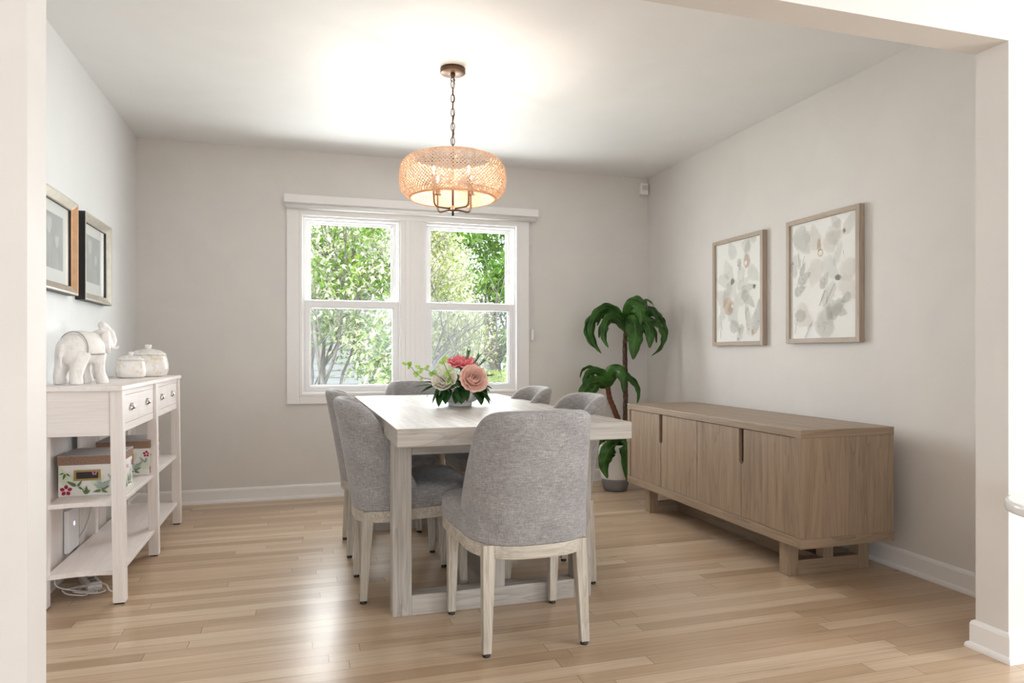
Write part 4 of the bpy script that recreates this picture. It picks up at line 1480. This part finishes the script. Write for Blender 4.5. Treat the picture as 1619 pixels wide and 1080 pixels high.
bl([(993, 526, 0), (1004, 514, -.07), (1017, 508, -.12), (1025, 516, -.15), (1028, 532, -.16), (1027, 551, -.16)], 24, (.6, 0), .14, wp=.95)
bl([(993, 526, 0), (1010, 512, .0), (1030, 506, -.01), (1044, 515, -.03), (1050, 532, -.03), (1045, 550, -.04), (1030, 563, -.05)], 15, (1.0, .3))
bl([(993, 525, 0), (1012, 505, .04), (1034, 495, .06), (1049, 508, .05), (1054, 530, .04), (1049, 545, .03)], 14, (1.0, .4))
bl([(993, 526, 0), (1010, 515, .05), (1026, 512, .09), (1036, 526, .10), (1038, 543, .10)], 13, (1.0, .2))
# lower head
WL = W0 - .06
bl([(961, 613, 0), (958, 600, -.02), (948, 589, -.05), (934, 589, -.09), (925, 600, -.12), (924, 616, -.13)], 16, (.8, .2), w0=WL)
bl([(961, 612, 0), (950, 604, -.05), (936, 605, -.10), (926, 613, -.14), (917, 628, -.15), (909, 634, -.15)], 20, (.6, .1), w0=WL)
bl([(961, 612, 0), (955, 596, 0), (944, 586, .02), (932, 581, .04), (921, 586, .05), (917, 598, .05)], 9, (1.0, .5), w0=WL)
bl([(961, 614, 0), (950, 608, -.02), (942, 612, -.06), (934, 622, -.09), (928, 633, -.09)], 18, (.5, .1), w0=WL)
bl([(962, 612, 0), (964, 598, -.02), (969, 588, -.06), (980, 588, -.11), (986, 602, -.14), (985, 621, -.14)], 23, (.3, .0), .15, w0=WL)
bl([(962, 613, 0), (968, 597, .02), (977, 590, .03), (992, 595, .04), (1006, 608, .05), (1010, 624, .05), (1007, 640, .05)], 14, (.7, .2), w0=WL)
bl([(962, 612, 0), (965, 595, .05), (972, 585, .07), (985, 587, .08), (996, 592, .08)], 13, (.7, .4), w0=WL)
# low shoots over the pot
WS = 5.02
bl([(978, 706, .12), (975, 702, .03), (966, 708, -.02), (958, 722, -.03), (955, 738, -.03), (961, 757, -.03)], 26, (.3, 0), .14, w0=WS, wp=.9)
bl([(982, 708, .12), (986, 704, .04), (990, 716, .0), (990, 740, .0), (993, 764, .0)], 20, (.3, 0), .15, w0=WS)
bl([(978, 706, .12), (970, 697, .08), (958, 694, .05), (948, 700, .03), (944, 712, .03)], 14, (.8, .3), w0=WS)
bl([(980, 708, .12), (974, 699, .16), (962, 692, .2), (954, 690, .22)], 12, (.9, .6), w0=WS)
bl([(982, 706, .12), (984, 695, .14), (978, 685, .16), (968, 686, .17)], 12, (.8, .4), w0=WS)

# ------------------------------------------------------------------ bowl of flowers on the table
BX, BY = .782, 3.480
fb = thing('flower_bowl', 'low white ceramic bowl holding the flowers on the dining table', 'bowl', (BX, BY, TZ))
pr = [(.058, 0), (.061, .003), (.061, .014), (.064, .018), (.084, .026), (.096, .042), (.099, .058), (.094, .074), (.088, .082), (.084, .082), (.086, .072), (.088, .058), (.070, .040)]
new_obj('bowl', lathe(bmesh.new(), pr, 48), M['bowl'], fb)
new_obj('foam', lathe(bmesh.new(), [(.07, .041), (.084, .060), (.083, .072), (.05, .080), (.01, .083)], 24), M['soil'], fb)

def petal_cup(bm, c, axis, spin, r, h, wd, open_, curl, ruffle, seed, mi=0):
    """one cupped petal rising from c along axis, leaning out by open_ (rad)"""
    rn = random.Random(seed)
    ax = Vector(axis).normalized()
    t1 = ax.orthogonal().normalized(); t2 = ax.cross(t1)
    out = t1 * math.cos(spin) + t2 * math.sin(spin)
    sid = ax.cross(out)
    NU, NV = 8, 7
    ph = rn.uniform(0, 6)
    rows = []
    for j in range(NV + 1):
        v = j / NV
        lean = open_ * v + curl * v * v * v
        rr = r * math.sin(min(1.0, v * 1.1) * PI / 2) * .9 + h * math.sin(lean) * v * .55
        zz = h * math.cos(lean * .7) * v
        w = wd * (math.sin(PI * (v * .70 + .10)) ** .8)
        row = []
        for i in range(NU + 1):
            u = -1 + 2 * i / NU
            ang = u * w / max(.004, rr + .010) * .5
            ang = max(-1.25, min(1.25, ang))
            R0 = rr + .004
            edge = (v ** 3) * ruffle * math.sin(u * 5 + ph) + (abs(u) ** 2) * -.10 * h * v
            p = c + out * (R0 * math.cos(ang)) + sid * (R0 * math.sin(ang) + u * w * .12) + ax * (zz + edge)
            row.append(bm.verts.new(p))
        rows.append(row)
    for A, B in zip(rows, rows[1:]):
        for i in range(NU):
            f = bm.faces.new((A[i], A[i + 1], B[i + 1], B[i])); f.smooth = True; f.material_index = mi
def peony(name, label, pos, axis, rad, mats, layers, stem_to, seed, group=None):
    t = thing(name, label, 'flower', pos, 0, 'flowers in the white bowl')
    bm = bmesh.new()
    rn = random.Random(seed)
    k = 0
    for (n, r, h, wd, op, cu, ru, mi) in layers:
        off = rn.uniform(0, 6)
        for i in range(n):
            k += 1
            petal_cup(bm, Vector((0, 0, 0)), axis, off + 2 * PI * i / n + rn.uniform(-.25, .25), r * rad, h * rad * rn.uniform(.9, 1.08), wd * rad, op * rn.uniform(.85, 1.15), cu, ru * rad, seed * 100 + k, mi)
    o = new_obj('petals', bm, mats, t)
    s = o.modifiers.new('thick', 'SOLIDIFY'); s.thickness = .0009
    d = Vector(stem_to) - Vector(pos)
    new_obj('stem', tube(bmesh.new(), spline([Vector((0, 0, 0)) + Vector(axis).normalized() * .006, d * .5 + Vector(axis).normalized() * -.02, d], 6), .0032, 8), M['stem'], t)
    ca = bmesh.new()
    for i in range(5):
        petal_cup(ca, Vector(axis).normalized() * -.004, axis, i * 1.257, .35 * rad, .5 * rad, .5 * rad, 1.1, .3, .02 * rad, i)
    new_obj('sepals', ca, M['bouquet_leaf'], t)
    return t
LAY = [(6, 1.0, 1.05, 1.5, .55, .25, .10, 0), (7, .86, 1.12, 1.35, .38, .0, .12, 0), (7, .66, 1.15, 1.2, .22, -.2, .12, 1), (6, .46, 1.12, 1.0, .10, -.3, .12, 1), (5, .26, 1.05, .8, 0, -.2, .12, 0)]
peony('peony', 'large peach peony on the viewer side of the bouquet, turned to the viewer', world(746, 603, 3.42), (.05, -.85, .35), .052, [M['peach'], M['peach']], LAY, (BX + .03, BY + .02, TZ + .075), 1)
LAYP = [(6, 1.0, .95, 1.5, .8, .4, .12, 0), (7, .8, 1.0, 1.3, .5, .1, .14, 0), (7, .58, .95, 1.1, .3, -.1, .14, 0), (5, .3, .9, .8, .1, -.1, .12, 0)]
peony('peony', 'coral pink peony at the top of the bouquet', world(729, 583, 3.55), (.0, -.25, .95), .055, [M['pink'], M['pink']], LAYP, (BX, BY + .02, TZ + .075), 2)
LAYW = [(5, 1.0, 1.25, 1.6, .50, .2, .06, 0), (5, .80, 1.3, 1.5, .28, -.05, .06, 0), (5, .52, 1.25, 1.2, .12, -.2, .06, 0)]
peony('peony', 'cream white peony low beside the ivy, its cup half open', world(706, 609, 3.42), (-.35, -.55, .55), .046, [M['cream']], LAYW, (BX - .03, BY + .01, TZ + .075), 3)
# pale hydrangea: a head of small four petalled florets
hy = thing('hydrangea', 'small pale green white flower cluster between the ivy and the pink peony', 'flower', world(702, 584, 3.50), 0, 'flowers in the white bowl')
bm = bmesh.new()
rn = random.Random(8)
for i in range(46):
    z_ = 1 - 1.3 * (i + .5) / 46
    a = i * 2.39996
    q = math.sqrt(max(0, 1 - z_ * z_))
    d = Vector((q * math.cos(a), q * math.sin(a), z_))
    c = d * .036 * rn.uniform(.9, 1.12)
    t1 = d.orthogonal().normalized(); t2 = d.cross(t1)
    sp = rn.uniform(0, 6)
    for k in range(4):
        e = t1 * math.cos(sp + k * PI / 2) + t2 * math.sin(sp + k * PI / 2); g_ = d.cross(e)
        vs = [bm.verts.new(c), bm.verts.new(c + e * .007 + g_ * .0052 + d * .002), bm.verts.new(c + e * .0125 + d * .001), bm.verts.new(c + e * .007 - g_ * .0052 + d * .002)]
        bm.faces.new(vs)
new_obj('florets', bm, M['hydrangea'], hy)
new_obj('stem', tube(bmesh.new(), spline([(0, 0, 0), (.02, -.005, -.04), Vector((BX - .02, BY + .02, TZ + .078)) - hy.location], 6), .003, 8), M['stem'], hy)

def flat_leaf(bm, p, d, up, ln, wd, droop=.3, fold=.25, lobes=0, mi=0):
    """pointed leaf from p along d"""
    d = Vector(d).normalized(); up = Vector(up)
    s = d.cross(up).normalized(); u = s.cross(d).normalized()
    n = 8
    rows = []
    for i in range(n + 1):
        t = i / n
        a = droop * t
        c = Vector(p) + d * (ln * t * math.cos(a * .6)) - u * (ln * t * math.sin(a * .9) * .6)
        w = wd / 2 * (math.sin(PI * (t * .93 + .04) ** .8)) ** .9
        if lobes:
            w *= 1 + .35 * math.sin(t * PI * 2.6 + .4)
        if i == n: w = .0004
        rows.append([bm.verts.new(c - s * w + u * fold * w), bm.verts.new(c), bm.verts.new(c + s * w + u * fold * w)])
    for A, B in zip(rows, rows[1:]):
        for k in range(2):
            f = bm.faces.new((A[k], A[k + 1], B[k + 1], B[k])); f.smooth = True; f.material_index = mi
rim_z = TZ + .086
GL = 'dark green leaf sprigs in the white bowl'
def sprig(label, a0, leaves, seed):
    """stem from the foam out over the rim with hanging leaves; a = world azimuth in degrees"""
    rn = random.Random(seed)
    a = R(a0)
    o = Vector((BX + .06 * math.cos(a), BY + .06 * math.sin(a), TZ + .072))
    t = thing('leaf_sprig', label, 'leaf sprig', o, 0, GL)
    dirv = Vector((math.cos(a), math.sin(a), 0))
    tip = dirv * .045 + Vector((0, 0, .034))
    new_obj('stem', tube(bmesh.new(), spline([(0, 0, -.004), dirv * .02 + Vector((0, 0, .024)), tip], 6), .002, 6), M['stem'], t)
    for (da, ln, wd, dz) in leaves:
        b = R(a0 + da)
        d = Vector((math.cos(b), math.sin(b), dz))
        bm = bmesh.new()
        base = tip * rn.uniform(.55, 1)
        flat_leaf(bm, base, d, (0, 0, 1), ln, wd, .5, .25)
        lf = new_obj('leaf', bm, M['bouquet_leaf'], t)
        sm2 = lf.modifiers.new('thick', 'SOLIDIFY'); sm2.thickness = .0006
    return t
sprig('dark leaf sprig hanging over the viewer side of the bowl, in its middle', -100, [(-30, .095, .060, -.75), (0, .10, .070, -1.0), (32, .09, .060, -.8), (-12, .07, .06, -.1), (18, .07, .06, .0)], 1)
sprig('dark leaf sprig hanging over the bowl below the cream peony', -150, [(-22, .11, .052, -.8), (10, .115, .058, -1.2), (40, .10, .055, -.7), (0, .085, .065, -.1), (30, .08, .06, -.2)], 2)
sprig('dark leaf sprig hanging over the bowl below the peach peony', -42, [(-30, .105, .060, -.9), (0, .115, .058, -.7), (26, .12, .046, -.6), (6, .075, .065, -.1), (-16, .08, .06, -.3)], 3)
sprig('dark leaf sprig spreading towards the sideboard side of the bowl', 10, [(-20, .11, .050, -.55), (18, .10, .05, -.5), (0, .09, .06, .1)], 4)
sprig('dark leaf sprig spreading out under the ivy on the console side of the bowl', 178, [(-14, .14, .042, .22), (10, .115, .046, .5), (22, .10, .05, .0), (-30, .11, .05, -.1)], 5)
sprig('dark leaf sprig on the window side of the bowl', 88, [(-30, .10, .055, -.3), (0, .10, .055, -.2), (34, .10, .055, -.4), (0, .12, .06, 1.2)], 6)
sprig('dark leaf sprig standing between the cream and peach peonies', -88, [(-26, .085, .058, .65), (20, .085, .056, .9), (-60, .08, .06, .8), (64, .075, .052, .9), (-10, .11, .05, 2.0), (30, .12, .05, 1.8)], 7)

def ivy(label, px_pts, w0, leaves, seed):
    ctrl = [world(x, y, w0 + d) for x, y, d in px_pts]
    o = ctrl[0].copy()
    t = thing('ivy_sprig', label, 'ivy sprig', o, 0, 'trailing ivy sprigs in the white bowl')
    pts = [p - o for p in spline(ctrl, 8)]
    new_obj('stem', tube(bmesh.new(), pts, .0016, 6), M['stem'], t)
    rn = random.Random(seed)
    for (f, sz, ang) in leaves:
        p = pts[min(len(pts) - 1, int(f * (len(pts) - 1)))]
        d = RIGHT * math.cos(R(ang)) + Vector((0, 0, 1)) * math.sin(R(ang)) - VIEW * rn.uniform(.1, .4)
        bm = bmesh.new()
        flat_leaf(bm, p, d, -VIEW + Vector((0, 0, .6)), sz, sz * .85, .3, .15, 1)
        new_obj('leaf', bm, M['ivy_leaf'], t)
    return t
ivy('ivy sprig reaching farthest out towards the console, thin stem with small light leaves', [(712, 622, .03), (690, 603, -.02), (668, 597, -.04), (656, 588, -.04), (648, 578, -.04), (643, 576, -.04)], 3.45,
    [(1.0, .024, 160), (.93, .022, 40), (.80, .020, 250), (.80, .020, 70), (.60, .028, 290), (.52, .022, 90), (.40, .02, 230)], 1)
ivy('ivy sprig with small light leaves rising just above the cream peony', [(716, 620, .03), (700, 600, -.02), (684, 590, -.05), (672, 584, -.05), (664, 582, -.05)], 3.42,
    [(1.0, .026, 150), (.9, .026, 250), (.72, .026, 60), (.58, .024, 280), (.45, .024, 100)], 2)
ivy('ivy sprig with light leaves standing up in front of the pale cluster', [(722, 618, .02), (712, 598, -.08), (706, 584, -.10), (701, 572, -.10)], 3.42,
    [(1.0, .032, 60), (.92, .026, 170), (.62, .030, 260), (.60, .024, 10), (.35, .028, 240)], 3)
# thin grey grass blades arching down to the table
for lab, pts_ in (('thin grey green grass blade arching down beside the ivy leaves, ahead of the bowl', [(712, 622, .02), (698, 606, -.06), (684, 612, -.10), (677, 622, -.11), (674.5, 628.5, -.11)]),
                  ('thin grey green grass blade arching down just beside the bowl', [(712, 622, .02), (703, 608, -.06), (698, 612, -.08), (695, 622, -.09), (694, 625.5, -.09)])):
    cp = [world(x, y, 3.45 + d) for x, y, d in pts_]
    tag(new_obj('grass_blade', tube(bmesh.new(), spline(cp, 6), [.0016] * 24 + [.0007], 5), M['grey_stem']), lab, 'grass blade', 'grass blades in the white bowl')
# fine fern behind the peach peony
fr = thing('fern_frond', 'fine dark fern frond fanning out behind the peach peony', 'fern', Vector((BX + .03, BY + .04, TZ + .08)), 0)
for (px_, py_, dd) in ((765, 571, 0), (741, 556, .03), (776, 594, 0), (757, 563, .02)):
    tip = world(px_, py_, 3.52 + dd) - fr.location
    bm = bmesh.new()
    pts = spline([(0, 0, 0), tip * .5 + Vector((0, 0, .025)), tip], 8)
    tube(bm, pts, .001, 5)
    for i in range(6, len(pts)):
        for sg in (-1, 1):
            d = (pts[i] - pts[i - 1]).normalized() + RIGHT * sg * .6 + Vector((0, 0, .15))
            flat_leaf(bm, pts[i], d, -VIEW, .020, .004, .1, 0)
    new_obj('frond', bm, M['bouquet_leaf'], fr)

# ------------------------------------------------------------------ white side table in the living room, by the opening
st = thing('side_table', 'white round topped side table beyond the right end of the opening', 'side table', (2.112, 1.387, 0))
new_obj('tabletop', lathe(bmesh.new(), [(.190, .560), (.198, .563), (.200, .568), (.200, .586), (.197, .591), (.190, .593)], 64), M['bowl'], st)
new_obj('pedestal', lathe(bmesh.new(), [(.022, .022), (.020, .05), (.018, .30), (.020, .53), (.035, .560)], 32, (.04, -.02, 0)), M['bowl'], st)
new_obj('foot', lathe(bmesh.new(), [(.13, 0), (.132, .006), (.12, .014), (.04, .022), (.022, .026)], 48, (.04, -.02, 0)), M['bowl'], st)
# ------------------------------------------------------------------ outside the window
GZ = -.45
struct(boxo('ground', (-40, YB + .2, GZ - .3), (45, 60, GZ), M['lawn'], None, 0))
# unseen roof slab added over the house so no sun falls in from above
struct(boxo('roof', (LX0 - .8, LY0 - .7, H + .2), (LX1 + .8, YB + .65, H + .35), M['roof'], None, 0))

def tree(name, label, cat, base, trunks, crown, n_leaf, leaf, mats, weights, seed, bark, r0=.05, splay=.5, twigs=70, group=None, levels=3, clip=None):
    """branching trunk + leaf crown. crown: list of (cx,cy,cz,rx,ry,rz); leaf=(length,width)"""
    rn = random.Random(seed)
    t = thing(name, label, cat, base, 0, group)
    B = Vector(base)
    bm = bmesh.new()
    ends = []
    def branch(p, d, ln, r, lev):
        pts = [p]
        q = p.copy(); dd = d.normalized()
        n = 5
        for i in range(n):
            dd = (dd + Vector((rn.uniform(-.22, .22), rn.uniform(-.22, .22), rn.uniform(-.10, .16)))).normalized()
            q = q + dd * ln / n
            pts.append(q)
        rs = [r * (1 - .45 * i / n) for i in range(n + 1)]
        tube(bm, pts, rs, 7 if lev < 2 else 5)
        ends.extend(pts[2:])
        if lev < levels:
            for k in range(rn.choice((2, 3, 3))):
                i0 = rn.randint(2, n)
                nd = (dd + Vector((rn.uniform(-1, 1), rn.uniform(-1, 1), rn.uniform(-.2, .9))) * .75)
                branch(pts[i0], nd, ln * rn.uniform(.55, .8), r * .55, lev + 1)
    for (dx, dy, dz, ln) in trunks:
        branch(Vector((dx * .12, dy * .12, 0)), Vector((dx, dy, dz)), ln, r0, 0)
    new_obj('trunk', bm, bark, t)
    # leaves: little folded blades scattered through the crown volume in clumps
    bm = bmesh.new()
    L0, W0_ = leaf
    clumps = []
    for c in crown:
        for i in range(int(n_leaf / 14 / len(crown))):
            v = Vector((rn.gauss(0, 1), rn.gauss(0, 1), rn.gauss(0, 1))).normalized() * (rn.random() ** .42)
            clumps.append(Vector((c[0] + v.x * c[3], c[1] + v.y * c[4], c[2] + v.z * c[5])) - B)
    for c in clumps:
        mi = rn.choices(range(len(mats)), weights)[0]
        for i in range(14):
            p = c + Vector((rn.gauss(0, .11), rn.gauss(0, .11), rn.gauss(0, .09)))
            if clip and not clip(p + B, rn):
                continue
            a = rn.uniform(0, 2 * PI)
            el_ = rn.uniform(-1.2, .3)
            d = Vector((math.cos(a) * math.cos(el_), math.sin(a) * math.cos(el_), math.sin(el_)))
            s = d.cross(Vector((rn.uniform(-.4, .4), rn.uniform(-.4, .4), 1))).normalized()
            u = s.cross(d)
            ln, w = L0 * rn.uniform(.6, 1.2), W0_ * rn.uniform(.6, 1.2)
            m_ = mi if rn.random() < .8 else rn.choices(range(len(mats)), weights)[0]
            v0 = bm.verts.new(p); v1 = bm.verts.new(p + d * ln * .45 + s * w / 2 + u * w * .15); v2 = bm.verts.new(p + d * ln); v3 = bm.verts.new(p + d * ln * .45 - s * w / 2 + u * w * .15)
            vm = bm.verts.new(p + d * ln * .5)
            for q in ((v0, v1, vm), (v1, v2, vm), (v2, v3, vm), (v3, v0, vm)):
                f = bm.faces.new(q); f.material_index = m_
    new_obj('crown', bm, mats, t)
    return t
# dogwood right outside the nearer half of the window
tree('dogwood_tree', 'multi stemmed leafy dogwood filling the half of the window nearer the console', 'tree', (.45, 8.6, GZ),
     [(-.6, .1, 1, 1.7), (-.15, -.2, 1, 1.9), (.3, .1, 1, 1.8), (.65, -.1, .9, 1.8), (.9, .2, .8, 1.7), (-.9, .2, .9, 1.5), (.1, .3, 1, 1.7), (.5, -.25, 1, 1.6), (1.2, 0, .8, 1.5), (-.35, .25, 1, 1.6)],
     [(.15, 8.7, 2.45, 1.3, .9, .75), (.6, 8.5, 1.85, .75, .8, .45), (.75, 8.6, 2.6, .6, .8, .6), (.95, 8.5, 1.1, .42, .5, .45), (-.1, 8.7, 1.35, .6, .5, .22)], 14000, (.09, .042),
     [M['out_leaf_green'], M['out_leaf_dark'], M['out_leaf_pale']], (4, 2.5, 6.5), 11, M['bark'], .036)
# pale flowering tree at the middle
tree('flowering_tree', 'pale cream flowering tree outside the half of the window nearer the sideboard', 'tree', (1.95, 10.0, GZ),
     [(-.25, 0, 1, 1.5), (.2, .1, 1, 1.6), (.0, -.2, 1, 1.5)],
     [(1.95, 10.0, 2.05, .50, .5, .75), (2.12, 10.0, 1.3, .56, .4, .6), (2.0, 9.9, 1.0, .5, .3, .5), (2.05, 10.0, .6, .5, .4, .4), (1.75, 10.0, 2.9, .34, .4, .45)], 30000, (.085, .034),
     [M['out_leaf_pale'], M['hedge_leaf'], M['out_leaf_green']], (9, 1.4, .8), 12, M['bark'], .035)
# green maple beyond
tree('maple_tree', 'bright green maple standing farther off behind the pale flowering tree', 'tree', (4.5, 15.0, GZ),
     [(-.2, 0, 1, 3.0), (.3, .1, 1, 2.6), (-.5, -.1, .8, 2.4)],
     [(4.2, 15.0, 3.4, 1.7, 1.2, 1.3), (4.6, 15.0, 2.4, 1.5, 1.1, .9), (3.4, 15.2, 4.1, 1.1, 1.0, .9), (4.9, 15.0, 1.3, .7, .9, .8)], 12000, (.15, .10),
     [M['out_leaf_tree'], M['out_leaf_dark'], M['hedge_leaf']], (6, 3, 1), 13, M['bark_dark'], .09)
tree('leafy_tree', 'green tree far behind the dogwood, seen through its branches', 'tree', (-.8, 23.0, GZ),
     [(.1, 0, 1, 3.0), (-.3, 0, 1, 2.6)], [(-1.0, 23, 3.2, 2.6, 1.2, 1.6), (1.2, 23.5, 3.0, 1.8, 1.2, 1.2)], 4000, (.2, .12),
     [M['out_leaf_dark'], M['out_leaf_tree']], (1, 1), 14, M['bark_dark'], .09)
# low hedge
hd = thing('hedge', 'low yellow green hedge seen at the bottom of the window near the sideboard', 'hedge', (3.9, 12.0, GZ))
bm = bmesh.new()
rn = random.Random(21)
for i in range(9000):
    x, y, z = rn.uniform(-1.6, 1.6), rn.uniform(-.4, .4), rn.uniform(.02, 1.10)
    if max(abs(x) / 1.6, abs(y) / .4, z / 1.10) < .78:
        continue
    a, e = rn.uniform(0, 6.28), rn.uniform(-.4, 1.2)
    d = Vector((math.cos(a) * math.cos(e), math.sin(a) * math.cos(e), math.sin(e)))
    s = d.orthogonal().normalized()
    p = Vector((x, y, z + .04 * math.sin(x * 7)))
    bm.faces.new([bm.verts.new(p), bm.verts.new(p + d * .04 + s * .02), bm.verts.new(p + d * .08), bm.verts.new(p + d * .04 - s * .02)])
new_obj('foliage', bm, M['hedge_leaf'], hd)
bm = bmesh.new()
for i in range(8):
    tube(bm, [(-1.4 + i * .4, 0, 0), (-1.4 + i * .4 + .05, .05, .8)], .02, 6)
new_obj('stems', bm, M['bark_dark'], hd)

# neighbour's house, pale lapped siding
hs = thing('neighbour_house', 'pale grey sided house seen through the dogwood branches', 'house', (-2.1, 14.5, GZ))
bm = bmesh.new()
def siding_wall(bm, x0, x1, y, z0, z1, step=.14, lap=.016):
    z = z0
    while z < z1 - .01:
        zt = min(z1, z + step)
        vs = [bm.verts.new(v) for v in ((x0, y - lap, z), (x1, y - lap, z), (x1, y, zt), (x0, y, zt), (x0, y, z), (x1, y, z))]
        bm.faces.new((vs[0], vs[1], vs[2], vs[3])); bm.faces.new((vs[4], vs[5], vs[1], vs[0]))
        z = zt
siding_wall(bm, -3.4, 3.5, 0, 0, 2.75)
box(bm, (-3.4, .001, 0), (3.5, 4.0, 2.75))
new_obj('siding', bm, M['siding'], hs)
bm = bmesh.new()
A = [bm.verts.new(v) for v in ((-3.8, -.5, 2.65), (-3.8, 2.0, 4.0), (-3.8, 4.5, 2.65), (-3.8, 4.5, 2.8), (-3.8, 2.0, 4.16), (-3.8, -.5, 2.8))]
B_ = [bm.verts.new((3.9, v.co.y, v.co.z)) for v in A]
for i in range(6):
    bm.faces.new((A[i], A[(i + 1) % 6], B_[(i + 1) % 6], B_[i]))
bm.faces.new(A[::-1]); bm.faces.new(B_)
bmesh.ops.recalc_face_normals(bm, faces=bm.faces[:])
new_obj('roof', bm, M['roof'], hs)
bm = bmesh.new()
for (xa, xb) in ((-2.3, -1.3), (.9, 1.9)):
    box(bm, (xa, -.04, 1.0), (xb, -.017, 2.1), .004)
wf = new_obj('window_frame', bm, M['trim'], hs)
bm = bmesh.new()
for (xa, xb) in ((-2.3, -1.3), (.9, 1.9)):
    box(bm, (xa + .08, -.045, 1.08), (xb - .08, -.041, 2.02))
new_obj('pane', bm, plain('dark_far_glass', lin(120, 130, 145), .15), wf)
# white post fence far right
fp = thing('garden_shed', 'small white garden shed behind the hedge', 'shed', (4.66, 18.0, GZ))
bm = bmesh.new()
siding_wall(bm, -.45, .45, 0, 0, 1.6, .14, .012)
box(bm, (-.45, .001, 0), (.45, 1.2, 1.6))
new_obj('walls', bm, M['siding'], fp)
bm = bmesh.new()
A = [bm.verts.new(v) for v in ((-.7, -.15, 1.6), (.7, -.15, 1.6), (0, -.15, 2.1))]
B_ = [bm.verts.new((v.co.x, 1.35, v.co.z)) for v in A]
bm.faces.new(A); bm.faces.new(B_[::-1])
for i in range(3):
    bm.faces.new((A[i], B_[i], B_[(i + 1) % 3], A[(i + 1) % 3]))
bmesh.ops.recalc_face_normals(bm, faces=bm.faces[:])
new_obj('roof', bm, M['roof'], fp)
# ------------------------------------------------------------------ light
w = bpy.data.worlds.new('sky')
SC.world = w
w.use_nodes = True
nt = w.node_tree
nt.nodes.clear()
wo = nt.nodes.new('ShaderNodeOutputWorld')
bg = nt.nodes.new('ShaderNodeBackground')
bg.inputs['Color'].default_value = (.93, .97, 1.0, 1)
bg.inputs['Strength'].default_value = SKY
nt.links.new(bg.outputs[0], wo.inputs[0])

def sun(name, d, e, ang, c):
    l = bpy.data.lights.new(name, 'SUN'); l.energy = e; l.angle = R(ang); l.color = c
    o = bpy.data.objects.new(name, l); COL.objects.link(o)
    o.rotation_euler = Vector(d).to_track_quat('-Z', 'Y').to_euler()
sun('sun', (.55, .55, -.75), SUN, 1.0, (1, .96, .88))

def area(name, p, d, sx, sy, e, c=(1, 1, 1)):
    l = bpy.data.lights.new(name, 'AREA'); l.shape = 'RECTANGLE'; l.size = sx; l.size_y = sy
    l.energy = e; l.color = c
    o = bpy.data.objects.new(name, l); COL.objects.link(o)
    o.location = p
    o.rotation_euler = Vector(d).to_track_quat('-Z', 'Z').to_euler()
    return o
# rear lamps are fill added behind the camera; the right one is window daylight
area('fill_rear_opening', (2.9, LY0 - .25, 1.3), (0, 1, 0), 3.4, 1.8, E_REAR, (.90, .95, 1))
area('fill_rear_opening', (-1.5, LY0 - .25, 1.3), (0, 1, 0), 2.6, 1.8, E_REAR2, (.90, .95, 1))  # added to lift the right wall and the sideboard end
area('daylight_right_window', (LX1 + .25, -1.1, 1.3), (-1, 0, 0), 3.8, 1.8, E_RIGHT, (.90, .95, 1))
# daylight through the dining room window
area('daylight_dining_window', (.80, YB + .55, 1.50), (0, -1, .02), 1.9, 1.6, E_WIN, (.97, .99, 1))
vs = SC.view_settings
vs.view_transform = 'Standard'
vs.look = 'None'
vs.exposure = EXPOSURE
vs.gamma = 1
vs.use_curve_mapping = False
SC.cycles.use_denoising = True
SC.cycles.max_bounces = 10
SC.cycles.diffuse_bounces = 5
SC.cycles.glossy_bounces = 4
SC.cycles.transparent_max_bounces = 16
SC.cycles.caustics_reflective = False
SC.cycles.caustics_refractive = False
SC.cycles.sample_clamp_indirect = 6
